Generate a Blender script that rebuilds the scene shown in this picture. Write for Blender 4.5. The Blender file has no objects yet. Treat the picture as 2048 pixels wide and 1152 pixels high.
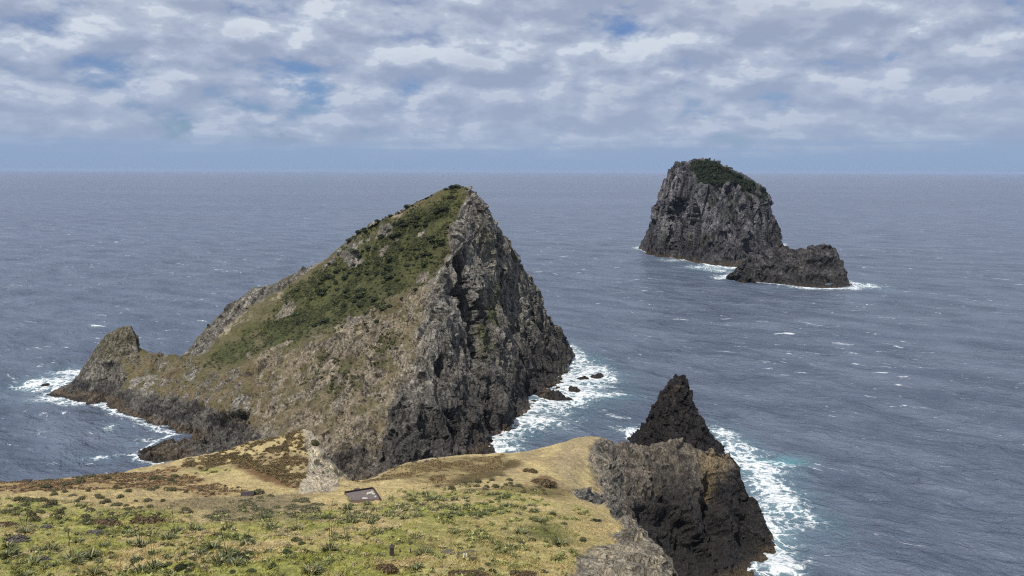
import bpy, math, random
import numpy as np
from mathutils import Matrix, Vector
from mathutils.bvhtree import BVHTree
from mathutils.geometry import delaunay_2d_cdt

R = math.radians
random.seed(7)
rng = np.random.default_rng(7)
scene = bpy.context.scene
col = scene.collection

# ------------------------------------------------------------------ camera
F = 1547.0                      # focal length in pixels of the 2048 px wide photograph
CAM_H = 130.0
PITCH, ROLL = 8.59, 0.18
cam_data = bpy.data.cameras.new('camera')
cam_data.sensor_width = 36.0
cam_data.lens = 36.0 * F / 2048.0
cam_data.clip_start = 0.5
cam_data.clip_end = 400000.0
cam = bpy.data.objects.new('camera', cam_data)
col.objects.link(cam)
CAM_M = Matrix.Rotation(R(90 - PITCH), 4, 'X') @ Matrix.Rotation(R(ROLL), 4, 'Z')
cam.matrix_world = Matrix.Translation((0, 0, CAM_H)) @ CAM_M
scene.camera = cam
ORIGIN = Vector((0, 0, CAM_H))

# ------------------------------------------------------------------ light
SUN_EL, SUN_AZ = 58.0, -148.0    # azimuth measured from +Y towards +X: the sun stands to the left, a little behind
world = bpy.data.worlds.new('World')
scene.world = world
world.use_nodes = True
wn, wl = world.node_tree.nodes, world.node_tree.links
wn.clear()


def NN(nt, kind, **kw):
    n = nt.nodes.new(kind)
    for k, v in kw.items():
        setattr(n, k, v)
    return n


def mathn(nt, op, a, b=None, c=None, clamp=False):
    n = nt.nodes.new('ShaderNodeMath')
    n.operation = op
    n.use_clamp = clamp
    for i, v in enumerate((a, b, c)):
        if v is None:
            continue
        if isinstance(v, (int, float)):
            n.inputs[i].default_value = v
        else:
            nt.links.new(v, n.inputs[i])
    return n.outputs[0]


def mixc(nt, f, a, b, mode='MIX'):
    n = nt.nodes.new('ShaderNodeMix')
    n.data_type = 'RGBA'
    n.blend_type = mode
    for key, v in (('Factor', f), ('A', a), ('B', b)):
        s = [i for i in n.inputs if i.name == key and (i.type == ('VALUE' if key == 'Factor' else 'RGBA'))][0]
        if isinstance(v, (int, float)):
            s.default_value = v
        elif isinstance(v, tuple):
            s.default_value = (*v, 1.0)
        else:
            nt.links.new(v, s)
    return [o for o in n.outputs if o.type == 'RGBA'][0]


def smooth(nt, v, lo, hi):
    n = nt.nodes.new('ShaderNodeMapRange')
    n.interpolation_type = 'SMOOTHSTEP'
    nt.links.new(v, n.inputs['Value'])
    n.inputs['From Min'].default_value = lo
    n.inputs['From Max'].default_value = hi
    return n.outputs['Result']


def noise(nt, vec, scale, detail=4.0, rough=0.5, dist=0.0, lac=2.0):
    n = nt.nodes.new('ShaderNodeTexNoise')
    n.inputs['Scale'].default_value = scale
    n.inputs['Detail'].default_value = detail
    n.inputs['Roughness'].default_value = rough
    n.inputs['Distortion'].default_value = dist
    n.inputs['Lacunarity'].default_value = lac
    nt.links.new(vec, n.inputs['Vector'])
    return n.outputs['Fac']


def combine(nt, x, y, z):
    n = nt.nodes.new('ShaderNodeCombineXYZ')
    for i, v in enumerate((x, y, z)):
        if isinstance(v, (int, float)):
            n.inputs[i].default_value = v
        else:
            nt.links.new(v, n.inputs[i])
    return n.outputs[0]


nt = world.node_tree
sky = NN(nt, 'ShaderNodeTexSky', sky_type='NISHITA')
sky.sun_disc = False
sky.sun_elevation = R(SUN_EL)
sky.sun_rotation = R(SUN_AZ)
sky.altitude = 130
sky.air_density = 1.0
sky.dust_density = 0.6
sky.ozone_density = 2.0
tc = NN(nt, 'ShaderNodeTexCoord')
sep = NN(nt, 'ShaderNodeSeparateXYZ')
wl.new(tc.outputs['Generated'], sep.inputs[0])
dx, dy, dz = sep.outputs
dzc = mathn(nt, 'MAXIMUM', dz, 0.0)
den = mathn(nt, 'ADD', dzc, 0.47)
u = mathn(nt, 'DIVIDE', dx, den)
v = mathn(nt, 'DIVIDE', dy, den)
w = mathn(nt, 'MULTIPLY', dzc, 2.0)
p0 = combine(nt, u, v, w)


def cloud_density(vec):
    big = noise(nt, vec, 2.9, 3.0, 0.5, 0.2)
    mid = noise(nt, vec, 6.2, 10.0, 0.58, 0.0)
    # rounded heads: the inverted distance to the nearest puff centre, roughened
    wv_ = NN(nt, 'ShaderNodeVectorMath', operation='MULTIPLY_ADD')
    nz_ = NN(nt, 'ShaderNodeTexNoise')
    nz_.inputs['Scale'].default_value = 9.0
    nz_.inputs['Detail'].default_value = 6.0
    nz_.inputs['Roughness'].default_value = 0.6
    wl.new(vec, nz_.inputs['Vector'])
    wl.new(nz_.outputs['Color'], wv_.inputs[0])
    wv_.inputs[1].default_value = (0.22, 0.22, 0.22)
    wl.new(vec, wv_.inputs[2])
    vo_ = NN(nt, 'ShaderNodeTexVoronoi', feature='SMOOTH_F1')
    vo_.inputs['Scale'].default_value = 8.5
    vo_.inputs['Smoothness'].default_value = 0.35
    wl.new(wv_.outputs[0], vo_.inputs['Vector'])
    puff = mathn(nt, 'SUBTRACT', 0.72, mathn(nt, 'MULTIPLY', vo_.outputs['Distance'], 0.62))
    a_ = mathn(nt, 'ADD', mathn(nt, 'MULTIPLY', big, 0.36), mathn(nt, 'MULTIPLY', mid, 0.34))
    return mathn(nt, 'ADD', a_, mathn(nt, 'MULTIPLY', puff, 0.30))


d0 = cloud_density(p0)
# the same density sampled a little higher up: bright where the cloud thins towards the light
va = NN(nt, 'ShaderNodeVectorMath', operation='MULTIPLY_ADD')
wl.new(p0, va.inputs[0])
va.inputs[1].default_value = (0.968, 0.968, 1.08)
va.inputs[2].default_value = (-0.02, 0.0, 0.0)
d1 = cloud_density(va.outputs[0])
lit = mathn(nt, 'SUBTRACT', d0, d1)
litf = smooth(nt, lit, -0.085, 0.070)
litg = smooth(nt, lit, 0.030, 0.075)
thick = smooth(nt, d0, 0.50, 0.62)
c_mid = mixc(nt, litf, (0.300, 0.362, 0.510), (0.490, 0.560, 0.690))
c_cld = mixc(nt, mathn(nt, 'MULTIPLY', litg, 0.52), c_mid, (0.80, 0.85, 0.91))
c_cld = mixc(nt, mathn(nt, 'MULTIPLY', thick, 0.40), c_cld, (0.36, 0.41, 0.54))
# clouds overhead are paler than those low over the sea
hi = smooth(nt, dz, 0.05, 0.30)
c_cld = mixc(nt, mathn(nt, 'MULTIPLY', hi, 0.22), c_cld, (0.56, 0.60, 0.68))
near_sea = mathn(nt, 'SUBTRACT', 1.0, smooth(nt, dz, 0.045, 0.17))
c_cld = mixc(nt, mathn(nt, 'MULTIPLY', near_sea, 0.60), c_cld, (0.355, 0.430, 0.590))
cover = smooth(nt, d0, 0.330, 0.435)
stretch = combine(nt, mathn(nt, 'MULTIPLY', dx, 1.0), mathn(nt, 'MULTIPLY', dy, 1.0), mathn(nt, 'MULTIPLY', dz, 22.0))
edge = noise(nt, stretch, 5.0, 5.0, 0.55)
base_h = mathn(nt, 'ADD', dz, mathn(nt, 'MULTIPLY', mathn(nt, 'SUBTRACT', edge, 0.5), 0.050))
low = smooth(nt, base_h, 0.012, 0.056)
blue = mixc(nt, 1.0, sky.outputs['Color'], (0.42, 0.56, 0.84), 'MULTIPLY')
sc_ = NN(nt, 'ShaderNodeVectorMath', operation='SCALE')
wl.new(c_cld, sc_.inputs[0])
sc_.inputs['Scale'].default_value = 10.0
lowc = NN(nt, 'ShaderNodeRGB')
lowc.outputs[0].default_value = (2.85, 3.95, 5.90, 1)
band = mixc(nt, 0.10, lowc.outputs[0], blue)
upper = mixc(nt, mathn(nt, 'MULTIPLY_ADD', cover, 0.82, 0.16), blue, sc_.outputs[0])
fin = mixc(nt, low, band, upper)
bg = NN(nt, 'ShaderNodeBackground')
bg.inputs['Strength'].default_value = 0.1
wl.new(fin, bg.inputs['Color'])
wo = NN(nt, 'ShaderNodeOutputWorld')
wl.new(bg.outputs[0], wo.inputs['Surface'])

sun_data = bpy.data.lights.new('sun', 'SUN')
sun_data.energy = 4.2
sun_data.angle = R(0.6)
sun_data.color = (1.0, 0.945, 0.86)
sun = bpy.data.objects.new('sun', sun_data)
col.objects.link(sun)
sdir = Vector((math.sin(R(SUN_AZ)) * math.cos(R(SUN_EL)), math.cos(R(SUN_AZ)) * math.cos(R(SUN_EL)), math.sin(R(SUN_EL))))
sun.rotation_euler = sdir.to_track_quat('Z', 'Y').to_euler()

scene.view_settings.view_transform = 'Standard'
scene.view_settings.look = 'None'
scene.view_settings.gamma = 1.0
scene.view_settings.exposure = 0.0
scene.view_settings.use_curve_mapping = False
scene.render.engine = 'CYCLES'
scene.cycles.max_bounces = 4
scene.cycles.volume_bounces = 0
scene.cycles.use_denoising = False
scene.cycles.filter_width = 1.15
scene.cycles.sample_clamp_direct = 1.4
scene.cycles.sample_clamp_indirect = 1.0

# ------------------------------------------------------------------ projection helpers


def ray(px, py):
    d = CAM_M.to_3x3() @ Vector(((px - 1024) / F, (576 - py) / F, -1.0))
    return d


def at_y(px, py, y):
    """the point of the pixel's ray at forward distance y"""
    d = ray(px, py)
    k = y / d.y
    return (d.x * k, y, CAM_H + d.z * k)


def at_z(px, py, z=0.0):
    """the point of the pixel's ray at height z"""
    d = ray(px, py)
    k = (z - CAM_H) / d.z
    return (d.x * k, d.y * k, z)


# ------------------------------------------------------------------ numpy noise


def _hash(ix, iy, iz, seed):
    h = (ix.astype(np.int64) * 374761393 + iy.astype(np.int64) * 668265263 + iz.astype(np.int64) * 2147483647 + seed * 974711) & 0xffffffff
    h = ((h ^ (h >> 13)) * 1274126177) & 0xffffffff
    h = ((h ^ (h >> 16)) * 2246822519) & 0xffffffff
    h = h ^ (h >> 15)
    return (h & 0xffffff).astype(np.float64) / 0xffffff


def vnoise(P, seed=0):
    """value noise in -1..1"""
    I = np.floor(P)
    Fr = P - I
    Fr = Fr * Fr * Fr * (Fr * (Fr * 6 - 15) + 10)
    I = I.astype(np.int64)
    out = 0
    for a in (0, 1):
        wa = Fr[:, 0] if a else 1 - Fr[:, 0]
        for b in (0, 1):
            wb = Fr[:, 1] if b else 1 - Fr[:, 1]
            for c in (0, 1):
                wc = Fr[:, 2] if c else 1 - Fr[:, 2]
                out = out + wa * wb * wc * _hash(I[:, 0] + a, I[:, 1] + b, I[:, 2] + c, seed)
    return out * 2 - 1


def fbm(P, octaves=4, gain=0.5, seed=0, ridged=False):
    a, s, tot = 1.0, 0.0, 0.0
    Q = P.copy()
    for i in range(octaves):
        n = vnoise(Q, seed + i * 17)
        if ridged:
            n = 1 - 2 * np.abs(n)
        s = s + a * n
        tot += a
        a *= gain
        Q = Q * 2.03 + 13.7
    return s / tot


def cells(P, seed=0):
    """random value of the nearest voronoi cell (0..1) and the distance between the two nearest"""
    I = np.floor(P).astype(np.int64)
    best = np.full(len(P), 1e9)
    second = np.full(len(P), 1e9)
    val = np.zeros(len(P))
    tilt = np.zeros((len(P), 3))
    for a in (-1, 0, 1):
        for b in (-1, 0, 1):
            for c in (-1, 0, 1):
                x, y, z = I[:, 0] + a, I[:, 1] + b, I[:, 2] + c
                cx = x + _hash(x, y, z, seed + 1)
                cy = y + _hash(x, y, z, seed + 2)
                cz = z + _hash(x, y, z, seed + 3)
                D = np.stack([P[:, 0] - cx, P[:, 1] - cy, P[:, 2] - cz], 1)
                d = (D ** 2).sum(1)
                m = d < best
                second = np.where(m, best, np.minimum(second, d))
                best = np.where(m, d, best)
                h = _hash(x, y, z, seed + 4)
                val = np.where(m, h, val)
                tilt[m] = D[m]
    g = _hash((val * 1e6).astype(np.int64), I[:, 0] * 0, I[:, 0] * 0, seed + 9)
    return val, np.sqrt(second) - np.sqrt(best), tilt[:, 0] * (val - 0.5) * 2 + tilt[:, 2] * (g - 0.3) * 1.2


def sst(x, a, b):
    t = np.clip((x - a) / (b - a), 0, 1)
    return t * t * (3 - 2 * t)


# ------------------------------------------------------------------ mesh helpers


def refine(V, T, Lf, limit=24):
    """split every edge longer than the wanted length, until none is"""
    for _ in range(limit):
        E = np.stack([T[:, [0, 1]], T[:, [1, 2]], T[:, [2, 0]]], 1)
        Es = np.sort(E.reshape(-1, 2), 1)
        key = Es[:, 0].astype(np.int64) * (len(V) + 1) + Es[:, 1]
        uk, first, inv = np.unique(key, return_index=True, return_inverse=True)
        ue = Es[first]
        mid = (V[ue[:, 0]] + V[ue[:, 1]]) / 2
        ln = np.linalg.norm(V[ue[:, 0]] - V[ue[:, 1]], axis=1)
        sp = ln > Lf(mid)
        if not sp.any():
            break
        idx = np.full(len(ue), -1)
        idx[sp] = len(V) + np.arange(sp.sum())
        V = np.vstack([V, mid[sp]])
        m = idx[inv].reshape(-1, 3)
        a, b, c = T.T
        ab, bc, ca = m.T
        out = []
        cnt = (m >= 0).sum(1)
        k = cnt == 0
        out.append(T[k])
        k = cnt == 3
        out += [np.stack(q, 1)[k] for q in ((a, ab, ca), (ab, b, bc), (ca, bc, c), (ab, bc, ca))]
        for r in range(3):
            A, B, C = T[:, r], T[:, (r + 1) % 3], T[:, (r + 2) % 3]
            AB, BC, CA = m[:, r], m[:, (r + 1) % 3], m[:, (r + 2) % 3]
            k = (cnt == 1) & (AB >= 0)
            out += [np.stack((A, AB, C), 1)[k], np.stack((AB, B, C), 1)[k]]
            k = (cnt == 2) & (CA < 0)
            out += [np.stack((AB, B, BC), 1)[k], np.stack((A, AB, BC), 1)[k], np.stack((A, BC, C), 1)[k]]
        T = np.vstack(out)
    return V, T


def edges_of(T, n):
    E = np.sort(np.vstack([T[:, [0, 1]], T[:, [1, 2]], T[:, [2, 0]]]), 1)
    k = np.unique(E[:, 0].astype(np.int64) * (n + 1) + E[:, 1])
    return np.stack([k // (n + 1), k % (n + 1)], 1)


def laplace(V, T, it, f, zonly=False):
    E = edges_of(T, len(V))
    n = len(V)
    deg = np.bincount(E[:, 0], minlength=n) + np.bincount(E[:, 1], minlength=n)
    for _ in range(it):
        new = np.stack([(np.bincount(E[:, 0], V[E[:, 1], k], n) + np.bincount(E[:, 1], V[E[:, 0], k], n)) / np.maximum(deg, 1) for k in range(3)], 1)
        if zonly:
            V = V.copy()
            V[:, 2] += f * (new[:, 2] - V[:, 2])
        else:
            V = V + f * (new - V)
    return V


def normals(V, T):
    fn = np.cross(V[T[:, 1]] - V[T[:, 0]], V[T[:, 2]] - V[T[:, 0]])
    N = np.stack([sum(np.bincount(T[:, j], fn[:, k], len(V)) for j in range(3)) for k in range(3)], 1)
    return N / np.maximum(np.linalg.norm(N, axis=1), 1e-9)[:, None]


def tin(pts, extra_z=0.0):
    P = np.array(pts, float)
    # drop points nearly on top of one another
    keep = []
    for i in range(len(P)):
        if not keep or np.min(np.hypot(P[keep, 0] - P[i, 0], P[keep, 1] - P[i, 1])) > 0.8:
            keep.append(i)
    P = P[keep]
    vs, es, fs, ov, oe, of = delaunay_2d_cdt([Vector((p[0], p[1])) for p in P], [], [], 0, 1e-4)
    V = np.zeros((len(vs), 3))
    for i, o in enumerate(ov):
        V[i] = P[o[0]] if o else (vs[i].x, vs[i].y, 0)
    T = np.array([list(f) for f in fs])
    cr = np.cross(V[T[:, 1]] - V[T[:, 0]], V[T[:, 2]] - V[T[:, 0]])
    T[cr[:, 2] < 0] = T[cr[:, 2] < 0][:, ::-1]
    return V, T


def line(pts, step=7.0):
    """resample a breakline"""
    out = []
    for a, b in zip(pts[:-1], pts[1:]):
        a, b = np.array(a), np.array(b)
        n = max(1, int(np.linalg.norm(b - a) / step))
        for i in range(n):
            out.append(tuple(a + (b - a) * i / n))
    out.append(tuple(pts[-1]))
    return out


def coast_ring(pts, skirt=7.0, depth=-7.0, step=6.0):
    """the shore at z = 0 and a skirt outside it under water; returns (points, polygon)"""
    ring = line([(p[0], p[1], 0.0) for p in pts] + [(pts[0][0], pts[0][1], 0.0)], step)[:-1]
    A = np.array(ring)
    area = 0.5 * np.sum(A[:, 0] * np.roll(A[:, 1], -1) - np.roll(A[:, 0], -1) * A[:, 1])
    t = np.roll(A, -1, 0) - np.roll(A, 1, 0)
    nrm = np.stack([t[:, 1], -t[:, 0]], 1) * (1 if area > 0 else -1)
    nrm /= np.linalg.norm(nrm, axis=1)[:, None]
    S = A.copy()
    S[:, :2] += nrm * skirt
    S[:, 2] = depth
    ins = inside(S[:, :2], A[:, :2])
    return ring + [tuple(s) for s, i in zip(S, ins) if not i], A[:, :2]


def inside(Q, poly):
    r = np.zeros(len(Q), bool)
    j = len(poly) - 1
    for i in range(len(poly)):
        xi, yi = poly[i]
        xj, yj = poly[j]
        with np.errstate(divide='ignore', invalid='ignore'):
            c = ((yi > Q[:, 1]) != (yj > Q[:, 1])) & (Q[:, 0] < (xj - xi) * (Q[:, 1] - yi) / (yj - yi + 1e-12) + xi)
        r ^= c
        j = i
    return r


def dist_poly(Q, poly, closed=True):
    best = np.full(len(Q), 1e9)
    n = len(poly)
    for i in range(n if closed else n - 1):
        a, b = np.array(poly[i]), np.array(poly[(i + 1) % n])
        ab = b - a
        t = np.clip(((Q - a) @ ab) / max(ab @ ab, 1e-9), 0, 1)
        d = np.hypot(Q[:, 0] - a[0] - t * ab[0], Q[:, 1] - a[1] - t * ab[1])
        best = np.minimum(best, d)
    return best


def make_mesh(name, V, T, material, colors=None, rock=None, smooth_mask=None, extra=None):
    me = bpy.data.meshes.new(name)
    me.vertices.add(len(V))
    me.vertices.foreach_set('co', np.ascontiguousarray(V, dtype=np.float32).ravel())
    k = T.shape[1]
    me.loops.add(len(T) * k)
    me.loops.foreach_set('vertex_index', np.ascontiguousarray(T, dtype=np.int32).ravel())
    me.polygons.add(len(T))
    me.polygons.foreach_set('loop_start', np.arange(0, len(T) * k, k, dtype=np.int32))
    me.polygons.foreach_set('loop_total', np.full(len(T), k, dtype=np.int32))
    me.polygons.foreach_set('use_smooth', np.ones(len(T), bool) if smooth_mask is None else smooth_mask)
    if colors is not None:
        a = me.color_attributes.new('Col', 'FLOAT_COLOR', 'POINT')
        c = np.ones((len(V), 4), np.float32)
        c[:, :3] = np.clip(colors, 0, 1)
        a.data.foreach_set('color', c.ravel())
    for nm, arr in ([('rock', rock)] if rock is not None else []) + list((extra or {}).items()):
        a = me.attributes.new(nm, 'FLOAT', 'POINT')
        a.data.foreach_set('value', np.ascontiguousarray(arr, dtype=np.float32))
    me.update(calc_edges=True)
    if isinstance(material, (list, tuple)):
        for m in material:
            me.materials.append(m)
    else:
        me.materials.append(material)
    return me


def link(name, me, parent=None, loc=None):
    o = bpy.data.objects.new(name, me)
    col.objects.link(o)
    if parent is not None:
        o.parent = parent
    if loc is not None:
        o.location = loc
    return o


def tag(o, label=None, cat=None, group=None, kind=None):
    if label:
        o['label'] = label
    if cat:
        o['category'] = cat
    if group:
        o['group'] = group
    if kind:
        o['kind'] = kind
    return o


# ------------------------------------------------------------------ materials


def attr(nt, name):
    n = nt.nodes.new('ShaderNodeAttribute')
    n.attribute_name = name
    return n


def new_mat(name):
    m = bpy.data.materials.new(name)
    m.use_nodes = True
    return m, m.node_tree, m.node_tree.nodes['Principled BSDF']


def land_material(name, s=1.0, contrast=1.0):
    """ground or rock: the colour map of the land, with finer grain, cracks and relief on top"""
    m, nt, b = new_mat(name)
    L = nt.links
    geo = nt.nodes.new('ShaderNodeNewGeometry')
    pos = geo.outputs['Position']
    mp = nt.nodes.new('ShaderNodeMapping')
    mp.inputs['Scale'].default_value = (1, 1, 0.38)
    L.new(pos, mp.inputs['Vector'])
    c = attr(nt, 'Col').outputs['Color']
    rk = attr(nt, 'rock').outputs['Fac']
    n1 = noise(nt, mp.outputs[0], 0.9 * s, 6, 0.68)
    n2 = noise(nt, pos, 0.28 * s, 5, 0.6)
    vo = nt.nodes.new('ShaderNodeTexVoronoi')
    vo.feature = 'DISTANCE_TO_EDGE'
    vo.inputs['Scale'].default_value = 0.45 * s
    nv = nt.nodes.new('ShaderNodeVectorMath')
    nv.operation = 'ADD'
    wv = nt.nodes.new('ShaderNodeTexNoise')
    wv.inputs['Scale'].default_value = 0.5 * s
    wv.inputs['Detail'].default_value = 4
    L.new(pos, wv.inputs['Vector'])
    ws = nt.nodes.new('ShaderNodeVectorMath')
    ws.operation = 'SCALE'
    ws.inputs['Scale'].default_value = 3.2 / s
    L.new(wv.outputs['Color'], ws.inputs[0])
    L.new(mp.outputs[0], nv.inputs[0])
    L.new(ws.outputs[0], nv.inputs[1])
    L.new(nv.outputs[0], vo.inputs['Vector'])
    crack = smooth(nt, vo.outputs['Distance'], 0.0, 0.10)
    f1 = smooth(nt, n1, 0.32, 0.70)
    # grain: 0.55 .. 1.5 of the map's colour on rock, gentler on turf
    g_rock = mathn(nt, 'ADD', mathn(nt, 'MULTIPLY', f1, 1.05 * contrast), 1 - 0.52 * contrast)
    g_turf = mathn(nt, 'ADD', mathn(nt, 'MULTIPLY', f1, 0.6), 0.7)
    g = mathn(nt, 'ADD', mathn(nt, 'MULTIPLY', g_rock, rk), mathn(nt, 'MULTIPLY', g_turf, mathn(nt, 'SUBTRACT', 1.0, rk)))
    ck = mathn(nt, 'SUBTRACT', 1.0, mathn(nt, 'MULTIPLY', mathn(nt, 'SUBTRACT', 1.0, crack), mathn(nt, 'MULTIPLY', rk, 0.45)))
    g = mathn(nt, 'MULTIPLY', g, ck)
    g = mathn(nt, 'MULTIPLY', g, mathn(nt, 'ADD', mathn(nt, 'MULTIPLY', n2, 0.7), 0.65))
    sc = nt.nodes.new('ShaderNodeVectorMath')
    sc.operation = 'SCALE'
    L.new(c, sc.inputs[0])
    L.new(g, sc.inputs['Scale'])
    L.new(sc.outputs[0], b.inputs['Base Color'])
    b.inputs['Roughness'].default_value = 0.9
    b.inputs['Specular IOR Level'].default_value = 0.25
    bp = nt.nodes.new('ShaderNodeBump')
    bp.inputs['Distance'].default_value = 1.1 / s
    bp.inputs['Strength'].default_value = 0.9
    hgt = mathn(nt, 'ADD', n1, mathn(nt, 'MULTIPLY', mathn(nt, 'MULTIPLY', crack, rk), 0.25))
    L.new(hgt, bp.inputs['Height'])
    L.new(bp.outputs[0], b.inputs['Normal'])
    return m


def plain_material(name, color, rough=0.8, var=0.35, scale=3.0, spec=0.3, use_col=False, bump=0.0, trans=0.0):
    m, nt, b = new_mat(name)
    L = nt.links
    geo = nt.nodes.new('ShaderNodeNewGeometry')
    n = noise(nt, geo.outputs['Position'], scale, 5, 0.6)
    k = mathn(nt, 'ADD', mathn(nt, 'MULTIPLY', n, 2 * var), 1 - var)
    sc = nt.nodes.new('ShaderNodeVectorMath')
    sc.operation = 'SCALE'
    if use_col:
        L.new(attr(nt, 'Col').outputs['Color'], sc.inputs[0])
    else:
        sc.inputs[0].default_value = color
    L.new(k, sc.inputs['Scale'])
    L.new(sc.outputs[0], b.inputs['Base Color'])
    b.inputs['Roughness'].default_value = rough
    b.inputs['Specular IOR Level'].default_value = spec
    if bump:
        bp = nt.nodes.new('ShaderNodeBump')
        bp.inputs['Distance'].default_value = bump
        L.new(n, bp.inputs['Height'])
        L.new(bp.outputs[0], b.inputs['Normal'])
    return m


M_LAND = land_material('headland_turf', 2.2)
M_ISL = land_material('island_rock', 1.0)
M_FAR = land_material('far_rock', 0.42)
M_SPIRE = land_material('black_rock', 1.3)
M_LEAF = plain_material('leaf', (0.05, 0.07, 0.02), 0.65, 0.4, 2.0, use_col=True)
M_GRASS = plain_material('grass_blades', (0.2, 0.2, 0.08), 0.8, 0.3, 1.0, 0.15, use_col=True)
M_CONC = plain_material('old_concrete', (0.155, 0.125, 0.115), 0.9, 0.35, 2.2, bump=0.05)
M_DARKWOOD = plain_material('weathered_wood', (0.055, 0.045, 0.045), 0.85, 0.4, 6.0, bump=0.02)
M_WALL = plain_material('dark_stained_wall', (0.045, 0.036, 0.036), 0.9, 0.3, 2.0)
M_WHITE = plain_material('white_paint', (0.75, 0.74, 0.70), 0.6, 0.08, 6.0)
M_PALE = plain_material('pale_stone', (0.48, 0.45, 0.38), 0.9, 0.3, 3.0, bump=0.1)

# palette (albedo)
GREEN = np.array((0.290, 0.295, 0.075))
GREEN2 = np.array((0.088, 0.098, 0.030))
STRAW = np.array((0.46, 0.365, 0.175))
TANC = np.array((0.30, 0.225, 0.125))
RUST = np.array((0.160, 0.092, 0.042))
OLIVE = np.array((0.092, 0.068, 0.027))
ISLG = np.array((0.048, 0.056, 0.019))
ISLO = np.array((0.092, 0.085, 0.038))
GREY = np.array((0.150, 0.138, 0.118))
PALE = np.array((0.36, 0.31, 0.225))
DARK = np.array((0.040, 0.037, 0.037))
OCHRE = np.array((0.085, 0.060, 0.034))


def mix(a, b, f):
    f = np.clip(f, 0, 1)[:, None]
    return a * (1 - f) + b * f


class Land:
    def __init__(self, name, pts, Lf, coarse=(14.0, 6.0), sm=(2, 2), f=0.35):
        V, T = tin(pts)
        self.tinV, self.tinT = V, T
        V, T = refine(V, T, lambda m: np.full(len(m), coarse[0]))
        V = laplace(V, T, sm[0], f)
        V, T = refine(V, T, lambda m: np.full(len(m), coarse[1]))
        V = laplace(V, T, sm[1], f)
        self.coarse = (V.copy(), T.copy())
        V, T = refine(V, T, Lf)
        V = laplace(V, T, 2, 0.4)
        # drop what lies deep under water
        k = (V[T][:, :, 2] > -4.5).any(1)
        T = T[k]
        used = np.unique(T)
        re = np.full(len(V), -1)
        re[used] = np.arange(len(used))
        self.V, self.T = V[used], re[T]
        self.N = normals(self.V, self.T)
        self.name = name
        self.bvh = BVHTree.FromPolygons([Vector(v) for v in self.coarse[0]], [list(map(int, t)) for t in self.coarse[1]])
        self.C = None

    def hit(self, px, py):
        for k in range(0, 40, 2):          # a point on the skyline may just miss: look a little lower
            h = self.bvh.ray_cast(ORIGIN, ray(px, py + k).normalized())
            if h[0] is not None:
                return np.array(h[0])
        return None

    def poly(self, pix):
        pts = [self.hit(*p) for p in pix]
        return np.array([p[:2] for p in pts if p is not None])

    def area(self, pix, soft=3.0, wob=3.0, wscale=0.12, seed=0):
        """mask of a patch of ground whose outline runs through these pixels' points on the ground (map space)"""
        poly = self.poly(pix)
        if len(poly) < 3:
            return np.zeros(len(self.V))
        Q = self.V[:, :2] + wob * np.stack([fbm(self.V * wscale, 4, 0.6, seed + 5), fbm(self.V * wscale + 50, 4, 0.6, seed + 6)], 1)
        ctr, rad = poly.mean(0), np.max(np.hypot(*(poly - poly.mean(0)).T)) + soft + wob
        near = np.hypot(Q[:, 0] - ctr[0], Q[:, 1] - ctr[1]) < rad
        out = np.zeros(len(self.V))
        q = Q[near]
        d = dist_poly(q, poly) * np.where(inside(q, poly), 1, -1)
        out[near] = sst(d, -soft, soft)
        return out

    def blob(self, px, py, r, squash=(1, 1, 1), wob=0.3, seed=0):
        """mask round the point of the ground under this pixel, r in metres"""
        h = self.hit(px, py)
        if h is None:
            return np.zeros(len(self.V))
        D = (self.V - h) / (np.array(squash) * r)
        d = np.linalg.norm(D, axis=1)
        out = np.zeros(len(self.V))
        k = d < 2
        out[k] = 1 - sst(d[k] + wob * fbm(self.V[k] * 0.25, 3, 0.6, seed + 3), 0.6, 1.15)
        return out

    def finish(self, material, rock, smooth_rock=False):
        sm = rock[self.T].mean(1) < 0.5
        me = make_mesh(self.name, self.V, self.T, material, self.C, rock, sm)
        self.final = BVHTree.FromPolygons(self.V.tolist(), self.T.tolist())
        return link(self.name, me)

    def cast(self, px, py):
        for k in range(0, 24, 2):
            h = self.final.ray_cast(ORIGIN, ray(px, py + k).normalized())
            if h[0] is not None:
                return h[0], h[1]
        return None, None

    def drop(self, x, y):
        h = self.final.ray_cast(Vector((x, y, 400)), Vector((0, 0, -1)))
        return h[0], h[1]


COASTS = []

# ================================================================== THE FOREGROUND HEADLAND
Y = at_y
pts = []
crest = [Y(-160, 975, 165), Y(0, 962, 180), Y(100, 957, 186), Y(200, 945, 193), Y(290, 932, 200), Y(350, 918, 204), Y(420, 905, 206),
         Y(480, 888, 208), Y(560, 862, 209), Y(600, 850, 208), Y(622, 849, 206), Y(638, 868, 204), Y(652, 900, 201), Y(668, 930, 198), Y(677, 965, 192)]
pts += line(crest, 5)
crest2 = [Y(677, 972, 190), Y(700, 965, 196), Y(730, 952, 205), Y(780, 932, 214), Y(830, 916, 222), Y(880, 909, 229), Y(950, 905, 234), Y(1010, 905, 236),
          Y(1080, 894, 238), Y(1130, 878, 240), Y(1190, 865, 241), Y(1212, 866, 242), Y(1235, 886, 243), Y(1265, 893, 246)]
pts += line(crest2, 5)
# the outer promontory: top edge, shoulder and seaward corner
crest3 = [Y(1265, 893, 246), Y(1300, 886, 252), Y(1345, 868, 256), Y(1400, 888, 259), Y(1435, 889, 260), Y(1470, 895, 261), Y(1483, 920, 260),
          Y(1489, 950, 259)]
pts += line(crest3, 5)
pts += line([Y(1489, 950, 259), Y(1506, 980, 257), Y(1517, 1010, 255), Y(1516, 1045, 252), Y(1510, 1085, 247)], 5)
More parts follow.
